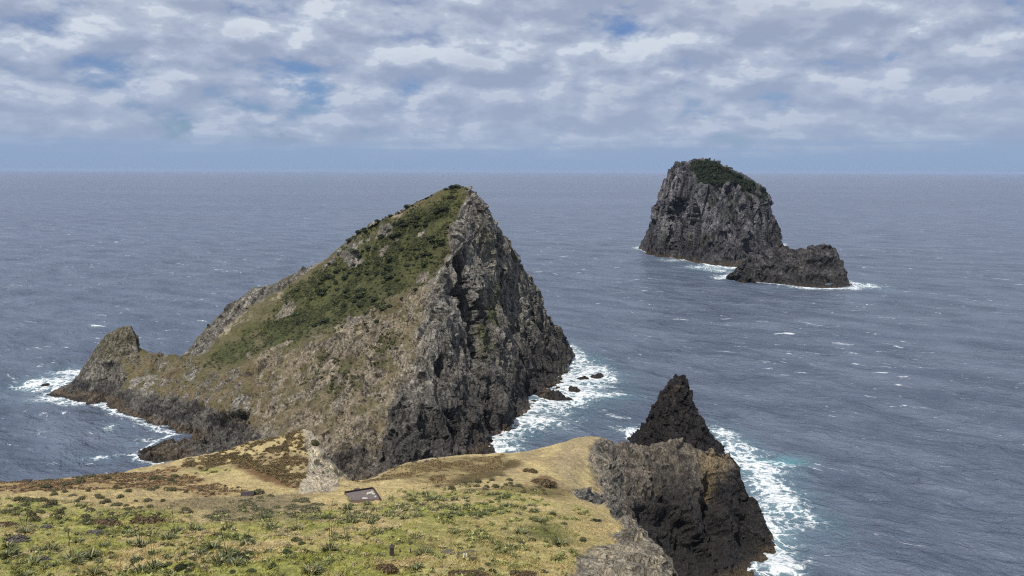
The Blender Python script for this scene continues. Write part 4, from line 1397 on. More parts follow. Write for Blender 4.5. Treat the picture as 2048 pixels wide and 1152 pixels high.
def empty(name, loc, rz=0.0, sc=1.0):
    o = bpy.data.objects.new(name, None)
    o.location = loc
    o.rotation_euler = (0, 0, rz)
    o.scale = (sc,) * 3
    o.empty_display_size = 0.3
    col.objects.link(o)
    return o


ORD = ['nearest', 'second nearest', 'third nearest', 'fourth nearest', 'fifth nearest', 'sixth nearest', 'seventh nearest', 'eighth nearest', 'ninth nearest', 'tenth nearest'] + [w_ + ' nearest' for w_ in ('eleventh', 'twelfth', 'thirteenth', 'fourteenth', 'fifteenth', 'sixteenth', 'seventeenth', 'eighteenth', 'nineteenth', 'twentieth')]
ORD += ['far out'] * 60
WAIT = []


def later(o, base, px, py):
    WAIT.append((o, base, px, py))


def settle(marks):
    """label scattered plants by the landmark nearest to each, the side it lies on and its rank from it"""
    seen = {}
    for o, base, x, y in WAIT:
        best = min(marks, key=lambda m: math.hypot(m[0] - x, 1.5 * (m[1] - y)))
        dx_, dy_ = x - best[0], 1.5 * (y - best[1])
        a = math.degrees(math.atan2(-dy_, dx_)) % 360
        side = ['right of', 'up and right of', 'straight above', 'up and left of', 'left of', 'down and left of', 'straight below', 'down and right of'][int((a + 22.5) // 45) % 8]
        seen.setdefault((base, side, best[2]), []).append((math.hypot(dx_, dy_), o))
    for (base, side, mark), lst in seen.items():
        lst.sort(key=lambda t: t[0])
        for i, (_, o) in enumerate(lst):
            r_ = '' if len(lst) == 1 else (', ' + ORD[i])
            o['label'] = f'{base} {side} {mark}{r_}'
    WAIT.clear()


def put_flax(px, py, size, label, ns=0, group='flax clumps on the near slope'):
    p, n = hill.cast(px, py)
    if p is None or p.y > 215:
        return None
    e = empty('flax_bush', (p.x, p.y, p.z - 0.05), random.uniform(0, 6.28), size)
    tag(e, label, 'bush', group)
    link('leaves', random.choice(flax), e)
    for i in range(ns):
        s = link('flower_stalk', stalks[(i + int(px)) % 4], e)
        s.rotation_euler = (0, 0, i * 2.2 + px)
    return e


main_flax = [
    (622, 1146, 1.35, 0, 'big dense flax clump at the bottom edge of the view, below the open green turf'),
    (660, 1100, 1.15, 3, 'dark flax clump with thin upright stalks, alone on bright turf left of the wooden box'),
    (754, 1070, 1.05, 0, 'low spreading flax clump just behind and left of the wooden box'),
    (692, 1078, 0.7, 4, 'small flax with several tall bare stalks on the green turf'),
    (741, 1047, 0.95, 0, 'flax clump at the front edge of the thick scrub band, above the lone low clump'),
    (660, 1040, 1.2, 1, 'tall upright flax clump left of the scrub band below the concrete slab'),
    (595, 1060, 1.0, 1, 'flax clump between the bare turf and the rusty grass, right of the wide flax'),
    (540, 1060, 1.25, 0, 'wide flax clump at the upper edge of the green turf'),
    (454, 1060, 1.0, 1, 'flax clump beside the wide flax, on its left'),
    (388, 1060, 1.25, 0, 'leafy flax clump right of the long brown mounds'),
    (434, 1072, 0.9, 0, 'small dark flax just below a leafy clump near the left middle'),
    (495, 1090, 1.15, 1, 'flax clump above the dark round shrub cluster'),
    (424, 1098, 1.3, 0, 'flax at the top of the largest flax cluster'),
    (455, 1112, 1.35, 1, 'flax in the middle of the largest flax cluster'),
    (440, 1126, 1.4, 0, 'broad flax at the foot of the largest flax cluster'),
    (468, 1130, 1.2, 0, 'flax touching the dark shrub in the largest cluster'),
    (535, 1106, 0.6, 0, 'tiny flax tuft right of the largest flax cluster'),
    (335, 1078, 1.2, 0, 'flax with pale leaf tips right of the grassy middle clumps'),
    (350, 1066, 1.1, 1, 'flax clump between brown mound and leafy clump'),
    (280, 1092, 1.35, 3, 'tall flax clump with stalks left of the middle of the slope'),
    (304, 1112, 0.9, 2, 'small flax with two stalks below the tall stalked clump'),
    (308, 1136, 1.05, 0, 'flax near the bottom beside the round black green shrub'),
    (280, 1147, 1.1, 0, 'flax at the very bottom left of the round shrub'),
    (256, 1069, 1.0, 0, 'flax just under the long brown mounds'),
    (181, 1116, 1.3, 0, 'flax with bright drooping leaves in the lower left, right one of two'),
    (143, 1122, 1.4, 1, 'flax with bright drooping leaves in the lower left, left one of two'),
    (102, 1100, 1.1, 0, 'flax clump left above the pair in the lower left'),
    (14, 1112, 1.4, 0, 'large flax cut by the left edge of the view'),
    (68, 1128, 1.2, 0, 'grey green flax in the lower left corner'),
    (51, 1066, 1.2, 3, 'flax with dark seed stalks near the left edge'),
    (14, 1096, 1.1, 0, 'flax by the left edge just above the large cut one'),
    (31, 1031, 0.9, 0, 'round dark flax near the left edge, highest of the left side'),
    (832, 1077, 0.75, 0, 'small flax right of the wooden box and behind it'),
    (757, 1114, 0.8, 0, 'small flax immediately left of the wooden box'),
    (849, 1110, 1.15, 0, 'round flax clump just right of the short posts'),
    (906, 1066, 0.8, 0, 'small flax in the middle of the right turf'),
    (1020, 1096, 1.0, 0, 'flax clump alone on yellow turf right of the white pegs'),
    (1044, 1068, 1.1, 0, 'flax clump at the lower right end of the scrub band'),
    (1119, 1088, 1.05, 0, 'flax on the dark green patch near the right cliff edge'),
    (832, 1140, 1.1, 0, 'flax with white leaf edges near the bottom centre'),
    (651, 1130, 0.6, 0, 'small pale leaved flax above the big bottom clump'),
    (188, 1148, 1.0, 0, 'half hidden flax at the bottom edge on the left'),
    (504, 1040, 1.0, 0, 'flax on the grey grass below the flat dark roof'),
    (532, 1036, 1.05, 0, 'flax next right of the one below the flat dark roof'),
    (1078, 1044, 1.1, 0, 'flax in the right part of the scrub band'),
    (1068, 1022, 0.9, 0, 'flax at the upper right edge of the scrub band'),
    (1106, 1028, 0.8, 0, 'small flax at the far right end of the scrub band'),
    (1014, 993, 1.0, 1, 'flax at the top of the scrub band on its right side'),
]
for a in main_flax:
    put_flax(a[0], a[1], a[2] * 1.25, a[4], a[3])


def scatter_px(poly, n, seed, mind=7.0):
    g = random.Random(seed)
    P_ = np.array(poly, float)
    lo, hi_ = P_.min(0), P_.max(0)
    out = []
    for _ in range(n * 30):
        if len(out) >= n:
            break
        q = (g.uniform(lo[0], hi_[0]), g.uniform(lo[1], hi_[1]))
        if inside(np.array([q]), P_)[0] and all(math.hypot(q[0] - o[0], (q[1] - o[1]) * 1.8) > mind for o in out):
            out.append(q)
    return out


for i, (x, y) in enumerate(scatter_px([(690, 1010), (760, 1003), (820, 985), (940, 978), (1000, 990), (1060, 1005), (1090, 1035), (1000, 1035), (880, 1038), (800, 1040), (720, 1050), (690, 1045)], 75, 5, 11)):
    o = put_flax(x, y, random.uniform(0.8, 1.35), None, 1 if i % 4 == 0 else 0, 'clumps of the thick scrub band')
    if o:
        later(o, 'scrub band flax', x, y)
for i, (x, y) in enumerate(scatter_px([(0, 1040), (200, 1045), (330, 1060), (420, 1100), (400, 1152), (0, 1152)], 40, 6, 22)):
    o = put_flax(x, y, random.uniform(0.55, 1.0), None, 0, 'small flax tufts of the lower left')
    if o:
        later(o, 'small flax tuft', x, y)

scrub = [leaf_dome('scrub_bush', 320, 0.8, 0.62, 0.13, (0.060, 0.058, 0.026), (0.125, 0.118, 0.058), 3),
         leaf_dome('scrub_bush', 320, 0.8, 0.66, 0.12, (0.045, 0.055, 0.020), (0.105, 0.120, 0.045), 4),
         leaf_dome('scrub_bush', 320, 0.8, 0.55, 0.12, (0.085, 0.085, 0.045), (0.19, 0.18, 0.10), 5)]
darkb = leaf_dome('dark_shrub', 700, 1.0, 0.85, 0.11, (0.014, 0.020, 0.009), (0.032, 0.042, 0.016), 6, 0.8)
brownm = leaf_dome('brown_mound', 900, 1.0, 0.60, 0.10, (0.060, 0.040, 0.020), (0.145, 0.10, 0.05), 7, 0.8)
greym = leaf_dome('grey_mound', 900, 1.0, 0.62, 0.10, (0.085, 0.076, 0.066), (0.17, 0.155, 0.135), 8, 0.8)


def put_bush(name, me, px, py, w_, label, group, stretch=1.0, zs=1.0, land=None, sink=0.06):
    p, n = (land or hill).cast(px, py)
    if p is None:
        return None
    o = link(name, me, None, (p.x, p.y, p.z - sink))
    o.rotation_euler = (0, 0, random.uniform(-0.3, 0.3))
    o.scale = (w_ * stretch, w_, w_ * zs)
    tag(o, label, 'bush', group)
    return o


put_bush('dark_shrub', darkb, 362, 1139, 0.75, 'round black green shrub at the bottom left of the largest flax cluster', 'dark rounded shrubs')
put_bush('dark_shrub', darkb, 478, 1122, 1.0, 'largest black green shrub at the right end of the flax cluster', 'dark rounded shrubs', 1.25, 0.9)
put_bush('dark_shrub', darkb, 983, 1144, 0.42, 'small round brown green shrub near the bottom edge, on yellow turf', 'dark rounded shrubs')
put_bush('dark_shrub', darkb, 1191, 1043, 1.0, 'flat dark cushion shrub on the yellow turf near the right cliff', 'dark rounded shrubs', 1.35, 0.35)
put_bush('dark_shrub', darkb, 608, 1107, 0.9, 'flat dark cushion between two lone flaxes on the green turf', 'dark rounded shrubs', 1.4, 0.3)
put_bush('brown_mound', brownm, 212, 1050, 1.35, 'left one of two long low brown mounds', 'low brown shrub mounds', 2.0, 0.9)
put_bush('brown_mound', brownm, 294, 1045, 1.35, 'right one of two long low brown mounds', 'low brown shrub mounds', 1.9, 1.1)
put_bush('brown_mound', brownm, 773, 1140, 0.9, 'brown mound at the bottom, left of the flax with white leaf edges', 'low brown shrub mounds', 1.4, 1.2)
put_bush('brown_mound', brownm, 935, 1150, 0.9, 'long rusty brown mound at the bottom edge', 'low brown shrub mounds', 2.6, 0.8)
put_bush('brown_mound', brownm, 1045, 1151, 0.8, 'rusty brown mound at the bottom edge farther right', 'low brown shrub mounds', 2.0, 0.8)
put_bush('brown_mound', brownm, 2, 1052, 1.1, 'brown mound cut by the left edge of the view', 'low brown shrub mounds', 1.8, 0.8)
put_bush('grey_mound', greym, 32, 1084, 1.25, 'big smooth grey mound near the left edge', 'grey shrub mounds', 1.25, 1.0)
put_bush('grey_mound', greym, 190, 1069, 1.1, 'grey twiggy mound below the long brown mounds', 'grey shrub mounds', 1.5, 0.7)
put_bush('grey_mound', greym, 92, 1057, 0.8, 'small grey purple mound above the seed stalk flax', 'grey shrub mounds', 1.3, 0.8)
put_bush('grey_mound', greym, 80, 1122, 0.9, 'grey mound among flax in the lower left corner', 'grey shrub mounds', 1.3, 0.8)
put_bush('scrub_bush', scrub[0], 516, 988, 1.6, 'dark scrub right beside the flat dark roof', 'scrub bushes', 1.0, 0.9)
put_bush('brown_mound', brownm, 1086, 968, 2.0, 'dark brown mound on the tan slope below the skyline spur', 'low brown shrub mounds', 1.7, 1.0)
put_bush('brown_mound', brownm, 1060, 944, 1.6, 'small brown mound higher up near the skyline spur', 'low brown shrub mounds', 1.3, 1.0)
put_bush('scrub_bush', scrub[0], 630, 889, 1.6, 'single dark bush on the pale bare knob', 'scrub bushes', 1.0, 1.3)
zones_labels = ['low dark scrub tuft', 'grey green scrub tuft', 'small green tuft', 'small olive tuft', 'small brown tuft', 'dark upper tuft']
zones = [([(0, 1000), (150, 985), (330, 1000), (420, 1030), (180, 1045), (0, 1040)], 60, 0, 'low dark scrub tuft on the upper left turf', 'scrub tufts of the upper left', 0.75, 9),
         ([(420, 1005), (560, 990), (640, 1005), (640, 1040), (400, 1045)], 40, 2, 'grey green scrub tuft on the dull grass of the middle slope', 'scrub tufts of the middle slope', 0.85, 9),
         ([(200, 1060), (640, 1075), (620, 1150), (200, 1150)], 36, 1, 'small green tuft on the bright turf of the lower middle', 'tufts of the bright turf', 0.5, 16),
         ([(720, 1060), (1000, 1045), (1180, 1040), (1180, 1090), (1080, 1150), (700, 1150)], 32, 0, 'small olive tuft on the yellow turf of the lower right', 'tufts of the yellow turf', 0.42, 18),
         ([(60, 962), (290, 940), (420, 960), (440, 985), (100, 985)], 44, 0, 'small brown tuft in the rusty strip along the left skyline', 'brown tufts of the left skyline', 0.8, 8),
         ([(860, 975), (1000, 950), (1120, 985), (1100, 1000), (950, 985)], 24, 0, 'dark tuft along the upper edge of the scrub band', 'tufts above the scrub band', 0.8, 9)]
for zi, (poly, n_, mi, lab, grp, sz, md) in enumerate(zones):
    for (x, y) in scatter_px(poly, n_, 20 + zi, md):
        o = put_bush('scrub_bush', scrub[mi], x, y, sz * random.uniform(0.6, 1.4), lab, grp, random.uniform(0.9, 1.6), random.uniform(0.7, 1.3))
        if o:
            later(o, zones_labels[zi], x, y)
settle([(725, 990, 'the concrete slab'), (495, 990, 'the flat dark roof'), (784, 1100, 'the wooden box'), (930, 1112, 'the white pegs'), (212, 1050, 'the left brown mound'), (294, 1045, 'the right brown mound'),
        (32, 1084, 'the big grey mound'), (478, 1122, 'the largest black shrub'), (362, 1139, 'the round black shrub'), (53, 960, 'the skyline shelter'), (622, 1146, 'the big bottom flax'), (660, 1100, 'the lone stalked flax'),
        (1191, 1043, 'the flat cushion shrub'), (1086, 968, 'the dark spur mound'), (1020, 1096, 'the lone right flax'), (1014, 1056, 'the thin lone post'), (630, 889, 'the bush on the knob'), (540, 1060, 'the wide flax'),
        (190, 1069, 'the grey twiggy mound'), (165, 1120, 'the bright leaved flax pair'), (1120, 1088, 'the flax on the dark patch'), (906, 1066, 'the small middle flax')])

# grass: fine tufts over the near turf, coloured by the ground they grow on
g = np.random.default_rng(3)
vis = np.where((hill.V[:, 1] > 62) & (hill.V[:, 1] < 175) & (np.abs(hill.V[:, 0]) < 0.7 * hill.V[:, 1]) & (rock_h := (hill.C[:, 0] > 0)))[0]
rk_attr = np.zeros(len(hill.V), np.float32)
hill_o.data.attributes['rock'].data.foreach_get('value', rk_attr)
vis = vis[rk_attr[vis] < 0.25]
prob = (100.0 / hill.V[vis, 1]) ** 1.2
cl = fbm(hill.V[vis] * 0.8, 3, 0.6, 901)
prob = prob * sst(cl, -0.35, 0.4)
pick = vis[g.random(len(vis)) < np.clip(prob * 0.62, 0, 1)]
pick = pick[:60000]
n_ = len(pick)
k = 3
base = np.repeat(hill.V[pick], k, 0) + g.normal(size=(n_ * k, 3)) * np.array((0.16, 0.16, 0.02))
cc = np.repeat(hill.C[pick], k, 0) * (0.65 + 0.75 * g.random((n_ * k, 1)))
azg = g.uniform(0, 6.28, n_ * k)
hh = g.uniform(0.12, 0.34, n_ * k)
lean = np.stack([0.5 + 0.4 * np.cos(azg), 0.4 * np.sin(azg), np.ones(n_ * k)], 1) * hh[:, None]
side = np.stack([np.cos(azg), np.sin(azg), np.zeros(n_ * k)], 1) * 0.06
Vg = np.concatenate([base - side, base + side, base + lean], 0)
m_ = n_ * k
Tg = np.stack([np.arange(m_), np.arange(m_) + m_, np.arange(m_) + 2 * m_], 1)
me = make_mesh('grass', Vg, Tg, M_GRASS, np.tile(cc, (3, 1)), None, np.zeros(len(Tg), bool))
tag(link('grass', me), 'short wind bent grass covering the near slope', 'grass', None, 'stuff')

# bushes on the big island's green slope
ib = [leaf_dome('island_bush', 150, 1.0, 0.85, 0.24, (0.013, 0.021, 0.010), (0.034, 0.046, 0.020), s, 0.8) for s in (31, 32, 33)]
ib2 = [leaf_dome('island_bush', 150, 1.0, 0.7, 0.24, (0.030, 0.042, 0.014), (0.062, 0.075, 0.026), s, 0.8) for s in (34, 35)]
skyline = [(906, 372), (914, 373), (892, 378), (864, 390), (826, 406), (815, 409), (782, 427), (755, 441), (730, 455), (718, 462), (700, 478), (935, 378)]
for (x, y) in skyline:
    p, n = isl.cast(x, y)
    if p is None:
        continue
    o = link('island_bush', random.choice(ib), None, (p.x, p.y, p.z - 0.4))
    s = random.choice((1.0, 1.5, 2.2))
    o.scale = (s * 1.2, s, s * 0.8)
    o.rotation_euler = (0, 0, random.uniform(0, 6))
    tag(o, None, 'bush', 'bushes along the big island skyline')
    later(o, 'dark skyline bush', x, y)
clusters = [(740, 470, 22, 12), (800, 450, 20, 12), (850, 440, 16, 10), (790, 415, 12, 5), (690, 540, 26, 14), (760, 530, 26, 18), (830, 500, 24, 18), (875, 480, 12, 10), (640, 590, 22, 14), (700, 600, 26, 24), (660, 560, 18, 10), (790, 575, 20, 14),
            (740, 650, 14, 8), (725, 590, 14, 14), (640, 640, 18, 10), (885, 420, 10, 9), (905, 395, 8, 6), (770, 610, 12, 8), (600, 630, 14, 8), (680, 630, 12, 10), (860, 520, 14, 10), (720, 500, 16, 10), (640, 560, 12, 6), (830, 440, 10, 8)]
gi = random.Random(11)
for (cx, cy, sp, num) in clusters:
    for _ in range(num):
        x, y = cx + gi.gauss(0, sp), cy + gi.gauss(0, sp * 0.55)
        p, n = isl.cast(x, y)
        if p is None or p.y > 478 or n.z < 0.4 or x > 905 - max(0, (y - 440)) * 0.15 or p.y < 350:
            continue
        me = gi.choice(ib if gi.random() < 0.6 else ib2)
        o = link('island_bush', me, None, (p.x, p.y, p.z - 0.4))
        s = gi.choice((0.8, 1.1, 1.4, 1.8, 2.5))
        o.scale = (s * gi.uniform(0.9, 1.6), s, s * gi.uniform(0.55, 0.85))
        o.rotation_euler = (0, 0, gi.uniform(0, 6))
        tag(o, None, 'bush', 'bushes on the big island slope')
        later(o, 'dark island bush', x, y)
settle([(906, 372, 'the island peak'), (840, 470, 'the upper pale outcrop'), (760, 505, 'the middle grey outcrop'), (860, 552, 'the bare scar by the cliff'), (570, 620, 'the lower grey outcrop'), (700, 480, 'the skyline outcrop'),
        (660, 525, 'the left skyline crag'), (735, 655, 'the pale lower scar'), (850, 600, 'the tan bare patch'), (600, 690, 'the lower slope rocks'), (800, 420, 'the upper skyline scar'), (700, 590, 'the mid slope thicket'), (640, 630, 'the lower green hollow'), (790, 560, 'the thicket beside the tan ground')])


def mass(name, mesh_src, spots, sizes, sink, label, seed):
    """many small clumps nobody could count, joined into one object"""
    g = np.random.default_rng(seed)
    sv = np.zeros(len(mesh_src.vertices) * 3, np.float32)
    mesh_src.vertices.foreach_get('co', sv)
    sv = sv.reshape(-1, 3)
    tv = np.zeros(len(mesh_src.loops), np.int32)
    mesh_src.loops.foreach_get('vertex_index', tv)
    tv = tv.reshape(-1, 3)
    cv_ = np.zeros(len(sv) * 4, np.float32)
    mesh_src.color_attributes['Col'].data.foreach_get('color', cv_)
    cv_ = cv_.reshape(-1, 4)[:, :3]
    VV, TT, CC = [], [], []
    for i, p in enumerate(spots):
        s = g.uniform(*sizes)
        a = g.uniform(0, 6.28)
        c, sn = math.cos(a), math.sin(a)
        q = np.stack([sv[:, 0] * c - sv[:, 1] * sn, sv[:, 0] * sn + sv[:, 1] * c, sv[:, 2]], 1) * s
        VV.append(q + p - np.array((0, 0, sink)))
        TT.append(tv + i * len(sv))
        CC.append(cv_ * g.uniform(0.6, 1.45))
    me = make_mesh(name, np.vstack(VV), np.vstack(TT), M_LEAF, np.vstack(CC), None, np.zeros(sum(map(len, TT)), bool))
    return tag(link(name, me), label, 'plants', None, 'stuff')


g = np.random.default_rng(15)
gm = np.where(((upper_g > 0.3) | (g3 > 0.4)) & (rock < 0.4) & (isl.V[:, 1] < 482))[0]
w_ = (0.1 + upper_g[gm] + 0.6 * g3[gm]) * (0.1 + sst(fbm(isl.V[gm] * 0.12, 3, 0.6, 77), -0.2, 0.25))
gm = g.choice(gm, 5200, replace=False, p=w_ / w_.sum())
mass('low_scrub', leaf_dome('low_scrub', 22, 1.0, 0.7, 0.34, (0.032, 0.040, 0.013), (0.085, 0.092, 0.032), 61, 0.7), isl.V[gm], (0.35, 1.0), 0.15, 'low scrub carpeting the green slope of the big island', 16)
gm = np.where((np.maximum(lower, leftw) > 0.4) & (isl.V[:, 2] > 9) & (isl.V[:, 1] < 470) & (a_face < 0.5))[0]
gm = g.choice(gm, 2600, replace=False)
mass('dry_tussock', leaf_dome('dry_tussock', 18, 1.0, 0.6, 0.34, (0.080, 0.066, 0.034), (0.19, 0.155, 0.085), 62, 0.7), isl.V[gm], (0.22, 0.6), 0.12, 'dry brown tussock on the lower slopes of the big island', 17)

rk_attr = np.zeros(len(hill.V), np.float32)
hill_o.data.attributes['rock'].data.foreach_get('value', rk_attr)
hv = hill.V
okv = (hv[:, 1] > 64) & (hv[:, 1] < 185) & (np.abs(hv[:, 0]) < 0.72 * hv[:, 1]) & (rk_attr < 0.3)
for (x, y) in ((784, 1109), (810, 1106), (929, 1113), (725, 991), (895, 1105)):
    c_ = hill.cast(x, y)[0]
    okv &= np.hypot(hv[:, 0] - c_.x, hv[:, 1] - c_.y) > (5.0 if y < 1000 else 2.2)
cl = fbm(hv * 0.22, 4, 0.6, 905)


def strew(mask, wgt, n, name, src, sizes, label, seed):
    g = np.random.default_rng(seed)
    ids = np.where(mask)[0]
    w_ = np.clip(wgt[ids], 0, None) + 1e-6
    ids = g.choice(ids, min(n, len(ids)), replace=False, p=w_ / w_.sum())
    return mass(name, src, hv[ids], sizes, 0.05, label, seed)


far_w = np.clip(hv[:, 1] / 90.0, 0.7, 1.6)
strew(okv & (green_zone > 0.4), sst(cl, 0.0, 0.4) * far_w, 1100, 'low_rushes', leaf_dome('low_rushes', 30, 0.8, 0.75, 0.26, (0.085, 0.094, 0.028), (0.28, 0.28, 0.10), 63, 0.55), (0.25, 0.75), 'low green rushes and herbs growing through the near turf', 31)
strew(okv & (green_zone > 0.2) & (hv[:, 0] < -5), sst(-cl, 0.0, 0.4) * far_w, 650, 'dry_tufts', leaf_dome('dry_tufts', 30, 0.8, 0.7, 0.26, (0.18, 0.15, 0.075), (0.42, 0.35, 0.19), 64, 0.55), (0.25, 0.7), 'dry straw coloured tufts among the near turf', 32)
strew((hv[:, 1] > 150) & (hv[:, 1] < 212) & (br > 0.5), sst(fbm(hv * np.array((0.12, 0.5, 0.5)), 4, 0.6, 79), -0.2, 0.2), 1800, 'bracken', leaf_dome('bracken', 26, 1.0, 0.6, 0.3, (0.115, 0.078, 0.040), (0.26, 0.185, 0.10), 65, 0.6), (0.22, 0.6), 'rusty bracken along the left skyline of the near slope', 33)
strew((hv[:, 1] > 160) & (br2 > 0.5) & (rk_attr < 0.4), sst(kf + 0.3 * mf_h, -0.02, 0.12) ** 2, 1500, 'heath', leaf_dome('heath', 26, 1.0, 0.6, 0.3, (0.085, 0.060, 0.026), (0.22, 0.165, 0.075), 66, 0.6), (0.25, 0.65), 'dark brown heath on the slope of the pale knob', 34)
strew((hv[:, 1] > 150) & (hv[:, 1] < 238) & (br3 > 0.5), sst(cl, -0.1, 0.3), 1000, 'brown_heath', leaf_dome('brown_heath', 24, 1.0, 0.5, 0.3, (0.11, 0.080, 0.034), (0.28, 0.21, 0.10), 67, 0.6), (0.22, 0.6), 'low brown heath on the crest above the concrete slab', 35)

# the bush that covers the far island's top: one mass
g = np.random.default_rng(5)
mask = np.where((a_green > 0.55) & (far.V[:, 1] < 1300))[0]
pick = g.choice(mask, min(1500, len(mask)), replace=False)
src = leaf_dome('bush_cover', 26, 1.0, 0.9, 0.5, (0.012, 0.020, 0.009), (0.030, 0.042, 0.016), 51, 0.85)
sv = np.zeros(len(src.vertices) * 3, np.float32)
src.vertices.foreach_get('co', sv)
sv = sv.reshape(-1, 3)
st_ = np.zeros(len(src.loops), np.int32)
src.loops.foreach_get('vertex_index', st_)
st_ = st_.reshape(-1, 3)
scl = np.zeros(len(sv) * 4, np.float32)
src.color_attributes['Col'].data.foreach_get('color', scl)
scl = scl.reshape(-1, 4)[:, :3]
VV, TT, CC = [], [], []
for i, vi in enumerate(pick):
    s = g.uniform(1.4, 3.8)
    VV.append(sv * s + far.V[vi] - np.array((0, 0, 0.6)))
    TT.append(st_ + i * len(sv))
    CC.append(scl * g.uniform(0.7, 1.4))
bpy.data.meshes.remove(src)
me = make_mesh('bush_cover', np.vstack(VV), np.vstack(TT), M_LEAF, np.vstack(CC), None, np.zeros(sum(map(len, TT)), bool))
tag(link('bush_cover', me), 'dark green bush covering the top of the tall far island', 'bushes', None, 'stuff')

# ================================================================== SMALL BUILT THINGS


def box_mesh(name, x0, x1, y0, y1, z0, z1, mat, bev=0.0, top=1.0):
    import bmesh
    bm = bmesh.new()
    vs = [bm.verts.new((x, y, z)) for z in (z0, z1) for y in (y0, y1) for x in (x0, x1)]
    cx, cy = (x0 + x1) / 2, (y0 + y1) / 2
    for v_ in vs[4:]:
        v_.co.x = cx + (v_.co.x - cx) * top
        v_.co.y = cy + (v_.co.y - cy) * top
    for f in ((0, 2, 3, 1), (4, 5, 7, 6), (0, 1, 5, 4), (1, 3, 7, 5), (3, 2, 6, 7), (2, 0, 4, 6)):
        bm.faces.new([vs[i] for i in f])
    if bev:
        bmesh.ops.bevel(bm, geom=bm.edges[:], offset=bev, segments=1, affect='EDGES')
    bmesh.ops.recalc_face_normals(bm, faces=bm.faces)
    me = bpy.data.meshes.new(name)
    bm.to_mesh(me)
    bm.free()
    me.materials.append(mat)
    return me


def stone_mesh(name, r, mat, seed):
    import bmesh
    bm = bmesh.new()
    bmesh.ops.create_icosphere(bm, subdivisions=2, radius=r)
    g_ = random.Random(seed)
    for v_ in bm.verts:
        v_.co *= g_.uniform(0.72, 1.15)
        v_.co.z *= 0.6
    me = bpy.data.meshes.new(name)
    bm.to_mesh(me)
    bm.free()
    me.materials.append(mat)
    return me


# old concrete foundation cut into the slope: slab, dark retaining wall behind it, rubble
c4 = [hill.cast(691, 990)[0], hill.cast(746, 981)[0], hill.cast(759, 1001)[0], hill.cast(699, 1004)[0]]
zc = sum(p.z for p in c4) / 4
import bmesh
bm = bmesh.new()
# the slab lies tilted with the slope and stands proud of it
lift_ = 0.0
for a_i in range(13):
    for b_i in range(13):
        s_, t_ = a_i / 12, b_i / 12
        q_ = (c4[0] * (1 - s_) + c4[1] * s_) * (1 - t_) + (c4[3] * (1 - s_) + c4[2] * s_) * t_
        g_ = hill.drop(q_.x, q_.y)[0]
        lift_ = max(lift_, g_.z - q_.z)
lift_ += 0.06
up = Vector((0, 0, lift_))
ins_ = [bm.verts.new(p + up) for p in c4]
bot = [bm.verts.new(p - Vector((0, 0, 0.8))) for p in c4]
bm.faces.new(ins_)
bm.faces.new(bot[::-1])
for i in range(4):
    j = (i + 1) % 4
    bm.faces.new([ins_[i], bot[i], bot[j], ins_[j]])
bmesh.ops.recalc_face_normals(bm, faces=bm.faces)
me = bpy.data.meshes.new('slab')
bm.to_mesh(me)
bm.free()
me.materials.append(M_CONC)
root = empty('concrete_foundation', (0, 0, 0))
tag(root, 'old sloping concrete foundation slab with dark low wall behind, on dry grass', 'foundation')
link('slab', me, root)


def wall_between(a, b, th, h, mat, name, parent, drop=0.9, lift=None):
    lift = lift_ if lift is None else lift
    d = (b - a)
    ln = math.hypot(d.x, d.y)
    n_ = Vector((-d.y / ln, d.x / ln, 0)) * th
    bm = bmesh.new()
    q = []
    for z in (-drop, h):
        for p in (a, b, b + n_, a + n_):
            q.append(bm.verts.new(p + Vector((0, 0, lift + z))))
    for f in ((0, 1, 2, 3), (4, 5, 6, 7), (0, 1, 5, 4), (1, 2, 6, 5), (2, 3, 7, 6), (3, 0, 4, 7)):
        bm.faces.new([q[i] for i in f])
    bmesh.ops.recalc_face_normals(bm, faces=bm.faces)
    me = bpy.data.meshes.new(name)
    bm.to_mesh(me)
    bm.free()
    me.materials.append(mat)
    return link(name, me, parent)


wall_between(c4[0] + Vector((0, 0.003, 0)), c4[1] + Vector((0, 0.003, 0)), 0.3, 0.32, M_WALL, 'back_wall', root)
wall_between(c4[1] + Vector((0.004, 0, 0)), c4[2] + Vector((0.004, 0, 0)), 0.22, 0.22, M_WALL, 'side_wall', root)
for i, (x, y, r_) in enumerate(((741, 990, 0.55), (736, 991, 0.35), (747, 992, 0.35), (728, 1001, 0.38), (733, 1001, 0.3), (745, 987, 0.3), (751, 997, 0.28))):
    p = hill.cast(x, y)[0]
    o = link('rubble_stone', stone_mesh('rubble_stone', r_, M_PALE, i), None, (p.x, p.y, p.z + lift_))
    tag(o, ['largest pale rubble stone near the upper right of the slab', 'pale stone left beside the largest on the slab', 'pale stone right beside the largest on the slab', 'long pale stone at the lower edge of the slab', 'small pale stone right of the long one at the slab edge', 'pale stone against the back wall of the slab', 'small pale stone by the right wall of the slab'][i], 'stone', 'pale stones lying on the foundation slab')
p = hill.cast(714, 981)[0]
o = link('tank_lid', box_mesh('tank_lid', -0.6, 0.6, -0.5, 0.5, -0.4, 0.3, M_WALL, 0.05), None, (p.x, p.y, p.z))
tag(o, 'small dark box just behind the wall of the concrete foundation', 'box')

